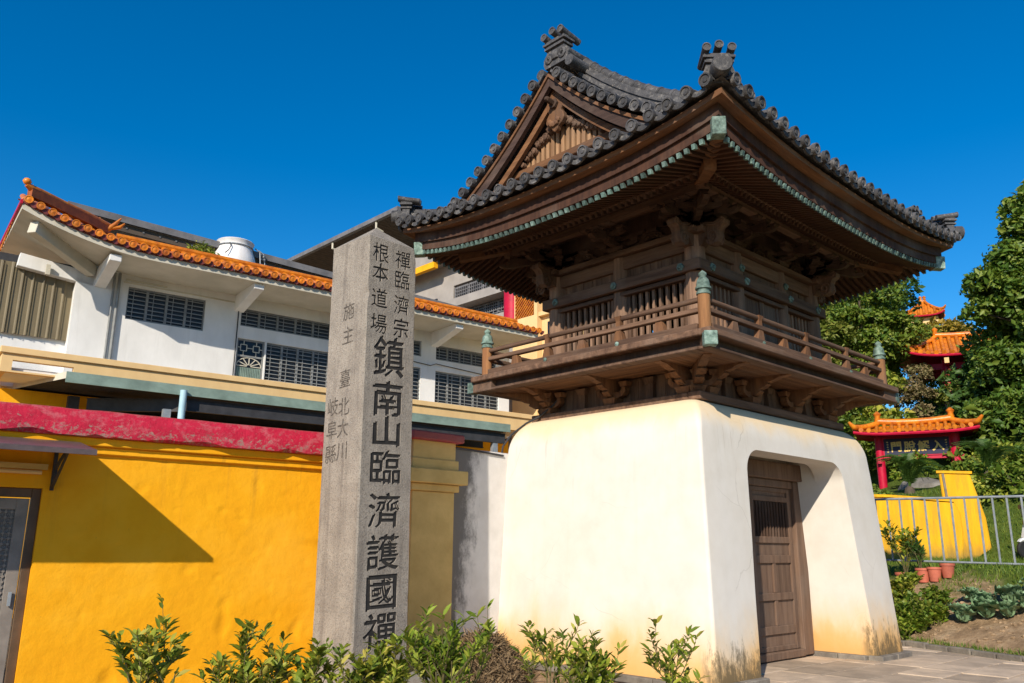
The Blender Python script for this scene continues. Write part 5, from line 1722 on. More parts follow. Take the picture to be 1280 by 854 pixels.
# big sheet roof with brown underside and gutter
rf = MB()
rows = []
for i in range(90):
    y = 22.7 + 12.3*i/89
    rows.append([(0.1, y, 17.30+(0.05 if i % 2 else 0)), (5.5, y, 17.05+(0.05 if i % 2 else 0))])
rf.grid(rows)
rf.obj('roof_soffit', M['brown_sheet'], RH)
MB().add([(0.0, 22.7, 17.5), (0.0, 35, 17.5), (5.5, 35, 18.5), (5.5, 22.7, 18.5)], [(0,1,2,3)]).obj('roof_sheet', M['grey_metal'], RH)
MB().box(-0.12, 0.08, 22.7, 35, 17.28, 17.50).obj('gutter', M['grey_metal'], RH)
for y in (24.6, 28.6):
    MB().tube([(0.0, y, 17.3), (0.0, y, 16.95), (0.4, y, 16.85)], 0.06, 8).obj('gutter_spout', M['soffit_white'], RH)

# weeds growing on the orange eave roof
rw = []
for i in range(700):
    a = random.gauss(0, 0.30); h = abs(random.gauss(0, 0.16))*math.exp(-a*a*4)
    rw.append((a, random.uniform(-0.10, 0.10), h))
ro = put('roof_weeds', leaf_mesh('roof_weeds', rw, 0.10, M['leaf_shrub'], 0.2, 0.3))
ro.location = hb @ Vector((0.55, V0+1.35, 9.55)); ro.rotation_euler = (0, 0, WAZ)
tag(ro, 'tuft of green weeds growing on the orange eave left of the cooling tower', 'weeds', kind='stuff')
def clump_points(clumps, density):
    out_, nn = [], []
    for c, r in clumps:
        r = np.asarray(r, float)
        n_ = max(20, int(density*(r[0]*r[1]+r[0]*r[2]+r[1]*r[2])/3))
        u = rng.normal(size=(n_, 3)); u /= np.linalg.norm(u, axis=1, keepdims=True)
        u[:, 2] = np.where(u[:, 2] < -0.45, -u[:, 2]*0.6, u[:, 2])
        q = rng.uniform(0.66, 1.04, size=(n_, 1))**0.8
        q = np.where(rng.random((n_, 1)) < 0.07, q*rng.uniform(1.03, 1.18, size=(n_, 1)), q)
        out_.append(np.asarray(c) + u*q*r); nn.append(u)
    return np.concatenate(out_), np.concatenate(nn)

def tree(name, label, loc, clumps, leaf, mat, density, trunk_r, trunk_top, group=None, limbs=None, up_bias=0.3, aspect=0.5, cat='tree', stems=1):
    T = thing(name, label, cat, loc, group=group)
    L0 = Vector(loc)
    loc_cl = [((c[0]-loc[0], c[1]-loc[1], c[2]-loc[2]), r) for c, r in clumps]
    for st_ in range(stems):
        ox = 0 if stems == 1 else random.uniform(-0.7, 0.7)
        oy = 0 if stems == 1 else random.uniform(-0.7, 0.7)
        m = MB()
        pts, rr = [], []
        for i in range(7):
            f = i/6
            pts.append((ox+0.25*math.sin(f*3+st_)*f, oy+0.2*math.cos(f*2.3+st_)*f, -0.4+f*(trunk_top+0.4))); rr.append(trunk_r*(1-0.72*f))
        m.tube(pts, rr, 9)
        m.obj('trunk', M['bark'], T, smooth=60)
    ch = random.sample(loc_cl, min(len(loc_cl), limbs if limbs is not None else 9))
    for c, r in ch:
        m = MB()
        z0 = max(0.3, min(trunk_top*0.9, c[2]-max(0.8, abs(c[0])+abs(c[1]))*0.55))
        a = Vector((0, 0, z0)); b_ = Vector(c)
        mid = a.lerp(b_, 0.5)+Vector((0, 0, 0.15*(b_-a).length))
        m.tube([a, mid, b_], [trunk_r*0.35, trunk_r*0.22, trunk_r*0.08], 6)
        m.obj('limb', M['bark'], T, smooth=60)
    pts, nn = clump_points(loc_cl, density)
    put('crown', leaf_mesh('crown', pts, leaf, mat, up_bias, aspect, nrm=nn), T)
    return T

def rand_clumps(c, R3, n_, r0, r1, flat=0.8, shell=0.55):
    out_ = []
    while len(out_) < n_:
        u = rng.uniform(-1, 1, 3)
        q = float(np.linalg.norm(u))
        if q > 1 or q < shell*rng.uniform(0.2, 1.0): continue
        r = rng.uniform(r0, r1)
        out_.append(((c[0]+u[0]*R3[0], c[1]+u[1]*R3[1], c[2]+u[2]*R3[2]), (r, r, r*flat)))
    return out_

# ================================================================== RED GATEWAY AND PAVILIONS
def chinese_roof(parent, c, hl, hd, ze, zr, rh, pitch=0.30, liftc=0.35, r=0.085):
    """hipped roof with glazed rolls; local x along, y depth"""
    cx, cy = c
    def zr_(x, y):
        f = min(1.0, max(abs(y)/hd, (abs(x)-rh)/(hl-rh) if abs(x) > rh else 0))
        z = zr - (zr-ze)*(f**0.8)
        return z + liftc*(abs(x)/hl)**4*f*f
    rows = []
    for j in range(-6, 7):
        y = hd*j/6
        rows.append([(cx+x, cy+y, zr_(x, y)-0.02) for x in np.linspace(-hl, hl, 29)])
    deck = MB().grid(rows).obj('roof', M['orange_tile'], parent)
    rows = [[(cx+x*0.985, cy+y*0.97, zr_(x, y)-0.16) for x in np.linspace(-hl, hl, 29)] for y in np.linspace(-hd, hd, 7)]
    MB().grid(rows).obj('roof_lining', M['red'], deck)
    n_ = int(hl/pitch)
    for i in range(-n_, n_+1):
        x = i*pitch
        y1 = 0.0 if abs(x) <= rh else hd*(abs(x)-rh)/(hl-rh)
        if hd-y1 < 0.15: continue
        for sg in (-1, 1):
            ys_ = np.linspace(hd+0.03, y1, 6)
            m = MB()
            m.tube([(cx+x, cy+sg*y, zr_(x, y)+0.03) for y in ys_], [r*1.05]+[r*0.9]*5, 8)
            m.obj('roof_roll', M['orange_tile'], deck, smooth=50)
    for sg in (-1, 1):
        m = MB()
        m.tube([(cx+x, cy+sg*(hd+0.0), zr_(x, hd)-0.10) for x in np.linspace(-hl, hl, 25)], 0.06, 6)
        m.obj('eave_trim', M['red'], deck)
        ys_ = np.arange(-hd+pitch*0.5, hd, pitch)
        for y in ys_:
            x1 = rh + (hl-rh)*abs(y)/hd
            if hl-x1 < 0.2: continue
            MB().tube([(cx+sg*x, cy+y, zr_(x, y)+0.03) for x in np.linspace(hl+0.03, x1, 5)], [r*1.05]+[r*0.9]*4, 8).obj('roof_roll', M['orange_tile'], deck, smooth=50)
        for sy_ in (-1, 1):       # hip rolls with curled tips
            pts = [(cx+sg*(rh+(hl-rh)*f), cy+sy_*hd*f, zr_(rh+(hl-rh)*f, hd*f)+0.12) for f in np.linspace(0, 1, 8)]
            pts.append((cx+sg*(hl+0.12), cy+sy_*(hd+0.1), pts[-1][2]+0.18))
            MB().tube(pts, [0.11]*8+[0.05], 8).obj('hip_roll', M['orange_tile'], deck, smooth=50)
        MB().lathe([(0.05, 0), (0.14, 0.10), (0.10, 0.24), (0.16, 0.34), (0.04, 0.46)], Matrix.Translation((cx+sg*rh, cy, zr+0.12)), 8).obj('ridge_ornament', M['orange_tile'], deck, smooth=60)
    MB().tube([(cx+x, cy, zr+0.10+0.08*(abs(x)/max(rh, 0.01))**2) for x in np.linspace(-rh, rh, 9)], 0.13, 8).obj('ridge_roll', M['orange_tile'], deck, smooth=50)
    return deck

gdir = Vector((0.93, -2.49, 0)).normalized()
grz = math.atan2(gdir.y, gdir.x)
RG = thing('red_gateway', 'red gateway with orange tiled roof and navy name board on the hillside path', 'gateway', (22.265, 4.80, 4.0), (0, 0, grz))
for x in (-1.33, 1.33):
    cl = MB().tube([(x, 0, -0.6), (x, 0, 2.20)], 0.19 if x > 0 else 0.16, 16).obj('column', M['red'], RG, smooth=40)
    MB().bar((x-0.02, -0.36, 1.08), (x-0.02, 0.36, 1.08), 0.13, 0.16).obj('beam_end', M['red'], RG)
MB().bar((-1.42, 0, 1.22), (1.62, 0, 1.22), 0.16, 0.12).obj('lower_beam', M['red'], RG)
MB().bar((-1.5, 0, 2.10), (1.5, 0, 2.10), 0.20, 0.16).obj('upper_beam', M['red'], RG)
MB().box(-1.16, 1.14, -0.10, -0.03, 1.32, 1.98).obj('name_board', M['navy'], RG, bevel=0.01)
m = MB()
for a, c, e, f in ((-1.20, 1.18, 1.285, 1.32), (-1.20, 1.18, 1.98, 2.015), (-1.20, -1.16, 1.32, 1.98), (1.14, 1.18, 1.32, 1.98)):
    m.box(a, c, -0.115, -0.03, e, f)
m.obj('board_frame', M['red'], RG)
for ch, x in zip('門脫解入', (-0.72, -0.24, 0.24, 0.74)):
    me_ = glyph(ch, 0.42, 0.012, 0.006); me_.materials.clear(); me_.materials.append(M['gold'])
    put('gold_character', me_, RG, frame((x, -0.108, 1.65), (1,0,0), (0,0,1), (0,-1,0)))
for x, n_ in ((-1.03, 5), (1.03, 4)):          # tiny illegible side inscriptions
    for i in range(n_):
        m = MB()
        z = 1.84-0.095*i
        m.box(x-0.035, x+0.035, -0.108, -0.101, z-0.008, z+0.008)
        m.box(x-0.008+0.012*(i % 2), x+0.008+0.012*(i % 2), -0.107, -0.101, z-0.032, z+0.030)
        m.obj('gold_mark', M['gold'], RG)
chinese_roof(RG, (0, 0), 2.18, 1.0, 2.16, 2.52, 1.30, 0.27, 0.12)

PV = thing('red_pavilion', 'red pavilion with upswept orange roof standing among the trees above the gateway', 'pavilion', (32.55, 5.75, 7.15), (0, 0, grz))
for x in (-1.0, 2.0):
    for y in (-1.2, 1.2):
        MB().tube([(x, y, -0.8), (x, y, 3.6)], 0.20, 14).obj('column', M['red'], PV, smooth=40)
for y in (-1.2, 1.2):
    MB().bar((-2.6, y, 3.30), (3.0, y, 3.30), 0.18, 0.30).obj('beam', M['red'], PV)
for x in (-1.0, 2.0):
    MB().bar((x, -2.0, 3.42), (x, 2.0, 3.42), 0.18, 0.26).obj('beam', M['red'], PV)
    MB().bar((x, -2.14, 3.42), (x, -2.0, 3.42), 0.20, 0.26).obj('beam_end', M['cream'], PV)
chinese_roof(PV, (0.3, 0), 3.4, 2.2, 3.75, 5.0, 1.6, 0.34, 0.55, 0.11)
FP = thing('distant_temple_roof', 'pointed orange temple roof peeking over the hilltop shrubs', 'temple roof', (59.4, 16.9, 18.3), (0, 0, grz))
MB().box(-1.0, 1.0, -1.0, 1.0, -1.5, 2.2).obj('wall', M['cream'], FP)
chinese_roof(FP, (0, 0), 1.5, 1.5, 2.3, 3.7, 0.15, 0.4, 0.3, 0.12)

# ================================================================== STAIR WALL, RAILING, POTS
def vwall(name, pts, th, mat, parent, Mx, bevel=0.03):
    return MB().prism(pts, Mx, th).obj(name, mat, parent, bevel=bevel)
SW = thing('yellow_stair_wall', 'yellow stair parapet wall with a stepped top beyond the metal railing', 'stair wall', (12.8, 1.5, 1.3), (0, 0, math.atan2(-2.05, 0.77)))
Sx = frame((0, 0, 0), (1, 0, 0), (0, 0, 1), (0, -1, 0))
vwall('low_wall', [(-2.2, -0.3), (1.02, -0.3), (1.06, 0.2), (1.12, 0.9), (1.10, 1.40), (0.98, 1.66), (0.0, 1.75), (-0.6, 1.82), (-2.2, 1.90)], 0.30, M['yellow2'], SW, Sx)
Sx2 = frame((0, 0.55, 0), (1, 0, 0), (0, 0, 1), (0, -1, 0))
MB().bar((-2.2, 0, 1.935), (-0.6, 0, 1.855), 0.38, 0.07).obj('wall_coping', M['yellow2'], SW)
MB().bar((-0.6, 0, 1.855), (0.98, 0, 1.70), 0.38, 0.07).obj('wall_coping', M['yellow2'], SW)
MB().bar((0.64, 0.55, 2.53), (1.52, 0.55, 2.48), 0.40, 0.07).obj('wall_coping', M['yellow2'], SW)
vwall('high_parapet', [(0.72, -0.3), (1.80, -0.3), (1.72, 1.25), (1.58, 1.9), (1.46, 2.45), (0.70, 2.50), (0.72, 1.9)], 0.32, M['yellow2'], SW, Sx2)
MB().bar((0.90, 0.36, 0.6), (0.80, 0.36, 2.47), 0.05, 0.06).obj('grey_end_strip', M['plinth'], SW)
for i in range(6):
    MB().box(-0.4, 0.8, 0.9+i*0.3, 1.2+i*0.3, -0.3, 0.2+i*0.32).obj('step', M['plinth'], SW)

FN = thing('metal_railing', 'galvanised metal railing with thin uprights along the vegetable bed', 'railing', (7.42, 0.3, 0))
fd = Vector((0.085, -3.1, 0)).normalized()
def fpt(s_, z): return fd*s_ + Vector((0, 0, z))
MB().tube([fpt(-1.6, 2.79), fpt(7.0, 2.66)], 0.026, 8).obj('top_rail', M['galv'], FN, smooth=40)
MB().tube([fpt(-1.6, 1.49), fpt(7.0, 1.33)], 0.022, 8).obj('bottom_rail', M['galv'], FN, smooth=40)
bar_m = MB().tube([(0, 0, 0), (0, 0, 1.30)], 0.021, 6).mesh('upright', M['galv'], 40)
for i in range(33):
    s_ = -1.55 + 0.262*i
    put('upright', bar_m, FN, Matrix.Translation(fpt(s_, 1.485-0.018*(s_+1.6))))
for s_ in (-1.6, 3.6, 6.9):
    MB().tube([fpt(s_, 0.9), fpt(s_, 2.78)], 0.035, 8).obj('post', M['galv'], FN, smooth=40)

def shrub(name, label, loc, h, w, n_stem, mat, leaf=0.10, cat='shrub', group=None, per=16, aspect=0.36, parts=None, lean=0.9):
    """branching twigs carrying lance-shaped leaves"""
    T = thing(name, label, cat, loc, group=group)
    vs, fs = [], []
    tw = MB()
    def leaf_at(p, d, L):
        d = Vector(d).normalized()
        n_ = Vector((random.gauss(0, 0.5), random.gauss(0, 0.5), 1)).normalized()
        s_ = d.cross(n_).normalized(); n_ = s_.cross(d)
        W = L*aspect
        k_ = len(vs)
        p = Vector(p)
        for q in (p, p+d*L*0.30+s_*W*0.42+n_*W*0.14, p+d*L*0.68+s_*W*0.40+n_*W*0.10, p+d*L-n_*L*0.10, p+d*L*0.68-s_*W*0.40+n_*W*0.10, p+d*L*0.30-s_*W*0.42+n_*W*0.14, p+d*L*0.5):
            vs.append(tuple(q))
        fs.extend([(k_, k_+1, k_+6), (k_+1, k_+2, k_+6), (k_+2, k_+3, k_+6), (k_+3, k_+4, k_+6), (k_+4, k_+5, k_+6), (k_+5, k_, k_+6)])
    def twig(p, d, L, r, depth):
        pts = [Vector(p)]
        d = Vector(d).normalized()
        for i in range(4):
            d = (d + Vector((random.gauss(0, 0.13), random.gauss(0, 0.13), 0.10))).normalized()
            pts.append(pts[-1]+d*L/4)
        tw.tube(pts, [r, r*0.85, r*0.7, r*0.55, r*0.4], 5)
        if depth > 0:
            for k_ in range(random.randint(2, 3)):
                q = pts[random.randint(2, 3)]
                an = random.uniform(0, 6.28)
                dd = (d + Vector((math.cos(an), math.sin(an), 0.25))*0.75).normalized()
                twig(q, dd, L*random.uniform(0.45, 0.7), r*0.6, depth-1)
        start = 1 if depth == 0 else 2
        for i in range(start, 5):
            for k_ in range(per//5 if i < 4 else per//2):
                an = random.uniform(0, 6.28)
                dd = d*random.uniform(0.3, 0.9) + Vector((math.cos(an), math.sin(an), random.uniform(-0.1, 0.5)))*0.8
                q = pts[i-1].lerp(pts[i], random.random())
                leaf_at(q, dd, leaf*random.uniform(0.4, 1.3))
    for i in range(n_stem):
        an = random.uniform(0, 6.28)
        rr = random.uniform(0.1, 1.0)
        d = Vector((math.cos(an)*w*0.5*rr*lean, math.sin(an)*w*0.5*rr*lean, h))
        twig((random.uniform(-0.08, 0.08), random.uniform(-0.08, 0.08), -0.03), d, h*random.uniform(0.62, 0.95)*(1-0.25*rr), 0.008+0.004*h, 2 if h > 0.6 else 1)
    m = MB(); m.v, m.f = vs, fs
    m.obj('foliage', mat, T, smooth=80)
    tw.obj('stems', M['twig'], T)
    return T

pot_m = MB().lathe([(0.10, 0.0), (0.135, 0.24), (0.15, 0.24), (0.15, 0.285), (0.135, 0.285), (0.128, 0.25), (0.02, 0.245)], None, 16).mesh('pot', M['terracotta'], 40)
soil_m = MB().lathe([(0.125, 0.246), (0.06, 0.255), (0.004, 0.26)], None, 12).mesh('potting_soil', M['bark'])
pot_lab = ['terracotta pot nearest the gate base holding a tall leafy shrub', 'second terracotta pot from the gate base with a small dark plant', 'third terracotta pot from the gate base, set lower beside the fourth', 'rightmost terracotta pot of the row below the railing']
for i, (x, y) in enumerate(((6.92, -0.36), (7.04, -0.73), (7.02, -0.97), (7.10, -1.20))):
    z = ground_z(x, y)+0.0
    t_ = thing('flower_pot', pot_lab[i], 'flower pot', (x, y, z), group='terracotta pots in a row below the railing')
    put('pot', pot_m, t_); put('potting_soil', soil_m, t_)
    if i < 2:
        shrub('pot_plant', ('tall leafy shrub growing in the pot nearest the gate base', 'small dark leafy plant in the second pot')[i], (x, y, z+0.25), (0.85, 0.55)[i], (0.7, 0.55)[i], (4, 5)[i], M['leaf_shrub' if i == 0 else 'leaf_dark'], 0.13, cat='plant', per=14)
# leafy vegetables beside the pots
veg = [(4.72, -1.00, 0.45, 'leaf_shrub', 'dark leafy plant tight against the gate base corner'), (4.95, -1.22, 0.50, 'leaf_mid', 'bushy vegetable in the middle of the leafy clump by the gate base'),
       (4.90, -1.48, 0.42, 'leaf_mid', 'vegetable right of the middle of the leafy clump'), (5.35, -1.15, 0.50, 'leaf_mid', 'bushy vegetable at the back of the clump under the pots'),
       (5.60, -1.45, 0.45, 'leaf_mid', 'vegetable plant under the rightmost pots'), (4.50, -1.22, 0.36, 'leaf_lime', 'low lime green plant nearest the kerb by the gate base'),
       (4.66, -1.48, 0.32, 'leaf_lime', 'lime green plant at the front right of the clump'), (4.98, -1.70, 0.30, 'leaf_lime', 'smallest lime green plant towards the bare soil'),
       (5.6, -0.85, 0.65, 'leaf_shrub', 'taller green plant between the gate base and the pots')]
for (x, y, h, mt, lab) in veg:
    shrub('vegetable_plant', lab, (x, y, ground_z(x, y)), h*1.15, 0.85, 12, M[mt], 0.10, cat='plant', group='vegetables beside the gate base', per=18, aspect=0.6, lean=1.2)

# cabbages: rosettes of broad leaves
rows = []
for j in range(9):
    f = j/8
    w = 0.145*math.sin(math.pi*min(1, 0.14+f*0.78))**0.6
    rows.append([(x*w, f*0.30, 0.07*math.sin(f*2.6)+abs(x)*0.03+abs(x)*0.03*math.sin(17*f+3*x)+0.014*math.sin(9*f+6*x)) for x in (-1, -0.5, 0, 0.5, 1)])
cab_leaf = MB().grid(rows).mesh('leaf', M['leaf_cabbage'], 80)
cabs = [(4.93, -2.15, 1.05), (5.05, -2.50, 1.15), (5.00, -2.85, 1.0), (5.15, -3.15, 1.1), (5.40, -2.35, 1.05), (5.55, -2.75, 1.1), (5.60, -3.15, 1.0), (5.75, -2.05, 0.8)]
cab_lab = ['cabbage plant nearest the kerb at the left end of the patch', 'large cabbage plant in the front row of the patch', 'cabbage plant in the middle of the front row of the patch', 'cabbage plant at the right end of the front row',
           'cabbage plant at the left of the back row', 'cabbage plant in the middle of the back row', 'cabbage plant at the right of the back row', 'small cabbage plant behind the patch near the railing']
for (x, y, s_), lab in zip(cabs, cab_lab):
    t_ = thing('cabbage', lab, 'cabbage', (x, y, ground_z(x, y)), (0, 0, random.uniform(0, 6)), group='cabbages in the soil bed')
    for k_ in range(16):
        tilt = R(26+3.6*k_+random.uniform(-6, 6))
        sc_ = s_*(1.15-0.04*k_)*random.uniform(0.85, 1.1)
        put('leaf', cab_leaf, t_, Matrix.Rotation(k_*2.4+random.uniform(-0.2, 0.2), 4, 'Z') @ Matrix.Translation((0, 0.02, 0.04+0.006*k_)) @ Matrix.Rotation(tilt, 4, 'X') @ Matrix.Scale(sc_, 4))

# broad-leaved plant in the right foreground
rows = []
for j in range(7):
    f = j/6
    w = 0.30*math.sin(math.pi*min(1, 0.10+f*0.86))**0.8
    rows.append([(x*w, f, -0.35*f*f+abs(x)*0.08+0.03*math.sin(9*f+4*x)) for x in (-1, -0.5, 0, 0.5, 1)])
big_leaf = MB().grid(rows).mesh('leaf', M['leaf_lime'], 80)
for (x, y, h, n_, lab) in ((-3.80, -5.42, 0.44, 15, 'broad lime green leafy plant in the lower right corner'), (-3.95, -5.18, 0.36, 10, 'smaller broad-leaved plant left of the one in the lower right corner')):
    t_ = thing('leafy_plant', lab, 'plant', (x, y, 0))
    for k_ in range(n_):
        an = k_*2.4+random.uniform(-0.3, 0.3)
        hh = h*random.uniform(0.55, 1.0)
        base_ = Vector((0.05*math.cos(an), 0.05*math.sin(an), hh))
        stalk = MB().tube([(0, 0, 0), base_*0.6, base_], [0.010, 0.008, 0.006], 5).obj('stalk', M['leaf_lime'], t_)
        put('leaf', big_leaf, t_, Matrix.Translation(base_) @ Matrix.Rotation(an, 4, 'Z') @ Matrix.Rotation(R(random.uniform(25, 55)), 4, 'X') @ Matrix.Scale(random.uniform(0.16, 0.27), 4))

# ================================================================== FOREGROUND SHRUBS
fg = [(-8.52, -0.34, 1.02, 0.95, 6, 'leaf_shrub', 'sparse shrub with upright twigs in front of the yellow wall'),
      (-7.80, -0.66, 0.78, 1.0, 8, 'leaf_shrub', 'dense low shrub between the sparse shrub and the granite pillar'),
      (-7.45, -0.85, 0.74, 0.5, 3, 'leaf_shrub', 'thin sprig of shrub at the left foot of the granite pillar'),
      (-7.02, -1.10, 0.80, 1.1, 9, 'leaf_shrub', 'spreading shrub covering the foot of the granite pillar'),
      (-6.72, -1.30, 0.78, 0.75, 6, 'leaf_shrub', 'shrub just right of centre below the granite pillar'),
      (-6.36, -1.58, 1.02, 0.9, 12, 'leaf_lime', 'dense yellow green shrub in front of the mould stained wall'),
      (-5.70, -2.18, 1.06, 0.85, 5, 'leaf_shrub', 'tallest leggy shrub in front of the white gate base'),
      (-5.40, -2.52, 0.82, 0.65, 5, 'leaf_shrub', 'short bushy shrub right of the leggy one by the gate base'),
      (-5.00, -3.02, 0.90, 0.85, 4, 'leaf_shrub', 'rightmost shrub standing before the near corner of the gate base')]
for (x, y, h, w, ns, mt, lab) in fg:
    shrub('garden_shrub', lab, (x, y, 0.0), h, w, ns, M[mt], random.uniform(0.095, 0.125), group='shrubs along the foreground', per=11, aspect=random.uniform(0.28, 0.38))

# heap of dry grass against the gate base
hp = []
for i in range(9000):
    a = random.uniform(0, 6.28); q = math.sqrt(random.random())
    x, y = 1.0*q*math.cos(a), 0.62*q*math.sin(a)
    z = 0.46*max(0.0, 1-q*q)**1.2*(0.8+0.4*random.random())
    hp.append((x, y, z))
hm = leaf_mesh('dry_grass_heap', hp, 0.20, M['hay'], 0.6, 0.06)
ho = put('dry_grass_heap', hm); ho.location = (-3.65, 0.95, 0.0); ho.rotation_euler = (0, 0, R(60))
tag(ho, 'heap of dry brown grass clippings against the white gate base', 'grass heap', kind='stuff')
mo = MB()
mo.lathe([(1.0, -0.03), (0.8, 0.12), (0.5, 0.30), (0.2, 0.38), (0.004, 0.40)], Matrix.Diagonal((1, 0.62, 1, 1)), 18)
mo.obj('heap_core', M['hay'], ho, smooth=60)

M['rock_brown'] = MAT('brown_earthy_rock', (0.26, 0.20, 0.12), (0.10, 0.085, 0.05), 2.2, rough=0.95, bmp=0.9, bscale=7, rand=0.1, bdist=0.12)
# ================================================================== TREES AND HILLSIDE
big = []
for k_ in range(190):
    z = rng.uniform(5.0, 16.0)
    f = (z-5.2)/11.0
    half = 3.4*(1-f**2.2)+0.5
    y = -0.35 + rng.uniform(-1, 1)*(half) - 0.75*f
    x = 24.6 + rng.uniform(-1, 1)*2.0*(1-f*0.6)
    r = rng.uniform(0.7, 1.2)
    big.append(((x, y, z), (r, r, r*0.75)))
tree('evergreen_tree', 'towering dense evergreen tree at the right edge', (24.6, 0.0, 4.3), big, 0.24, M['leaf_tree'], 620, 0.32, 9.5, limbs=14)
tree('evergreen_tree', 'dark evergreen tree behind the towering tree at the right edge', (29.0, -1.5, 6.0), rand_clumps((29.0, -1.5, 11.0), (2.4, 3.0, 4.2), 34, 0.8, 1.3), 0.32, M['leaf_dark'], 330, 0.28, 7, limbs=8)
tree('bamboo_clump', 'pale green feathery tree left of the hillside group behind the balcony', (28.4, 11.2, 6.5), rand_clumps((28.4, 11.3, 11.4), (1.7, 1.9, 3.2), 26, 0.6, 1.0), 0.22, M['leaf_olive'], 620, 0.16, 6.5, limbs=6, stems=4)
tree('hillside_tree', 'bright green tree in the middle of the hillside group behind the balcony', (29.2, 9.0, 6.8), rand_clumps((29.3, 9.0, 12.6), (1.8, 1.7, 3.1), 30, 0.6, 1.05), 0.22, M['leaf_mid'], 640, 0.18, 7, limbs=8, stems=3)
tree('hillside_tree', 'bright green tree right of the hillside group beside the red pavilion', (29.9, 9.1, 7.0), rand_clumps((29.7, 9.0, 11.0), (1.4, 0.7, 2.6), 20, 0.5, 0.85), 0.22, M['leaf_mid'], 640, 0.16, 6, limbs=7, stems=2)
tree('hillside_tree', 'dark tree low on the slope behind the gate base', (26.5, 10.2, 6.0), rand_clumps((26.5, 9.6, 8.0), (1.8, 3.0, 1.6), 24, 0.6, 0.95), 0.25, M['leaf_shrub'], 420, 0.16, 2.4, limbs=5, stems=2)
tree('golden_shrub', 'golden orange leafed shrub on the hilltop above the pavilion', (38.0, 8.4, 12.2), rand_clumps((38.0, 8.2, 13.7), (1.2, 1.3, 0.9), 14, 0.5, 0.8), 0.26, M['leaf_gold'], 380, 0.08, 1.2, cat='shrub', limbs=4)
tree('hilltop_shrub', 'round green shrub on the hilltop left of the golden one', (37.0, 10.3, 12.0), rand_clumps((37.0, 10.2, 13.2), (1.3, 1.9, 1.0), 16, 0.5, 0.9), 0.26, M['leaf_mid'], 380, 0.08, 1.2, cat='shrub', limbs=4)
tree('hillside_tree', 'broad green tree at the foot of the slope right behind the gate base', (24.0, 9.6, 4.8), rand_clumps((24.0, 9.2, 7.2), (1.6, 2.6, 1.9), 30, 0.6, 0.95), 0.22, M['leaf_mid'], 560, 0.16, 2.8, limbs=6, stems=2)
tree('hillside_tree', 'tall dark tree at the back of the hillside group', (33.0, 12.0, 8.5), rand_clumps((33.0, 11.5, 13.6), (2.2, 3.4, 3.6), 44, 0.8, 1.25), 0.26, M['leaf_dark'], 420, 0.2, 6, limbs=7)
tree('evergreen_tree', 'dark evergreen filling the slope under the towering tree', (26.8, 1.6, 5.6), rand_clumps((26.6, 1.4, 7.6), (1.8, 3.0, 2.4), 40, 0.7, 1.1), 0.24, M['leaf_dark'], 460, 0.18, 3, limbs=6)
# retaining rocks on the slope
for (x, y, z, r, lab) in ((30.3, 7.6, 9.8, 0.95, 'brown dry bush highest on the bare slope left of the pavilion column'), (29.8, 7.5, 8.8, 1.0, 'brown dry bush in the middle of the bare slope under the pavilion'), (29.3, 6.9, 8.0, 0.95, 'brown dry bush lowest on the bare slope above the gateway roof')):
    tree('dry_bush', lab, (x, y, min(ground_z(x, y), z-0.5)), rand_clumps((x, y, z), (r*0.7, r*0.8, r*0.7), 9, r*0.4, r*0.6), 0.16, M['leaf_dry'], 800, 0.06, 0.7, group='dry bushes under the red pavilion', cat='bush', limbs=4)
rock('garden_boulder', (20.3, 3.9, 3.75), (0.6, 1.1, 0.5), 'long pale boulder behind the yellow stair wall below the red gateway', 'boulder', seed=21)
rock('pedestal_stone', (28.0, 5.6, 6.9), (0.5, 1.0, 0.35), 'flat pale stone block right behind the gateway roof', 'stone', seed=22)
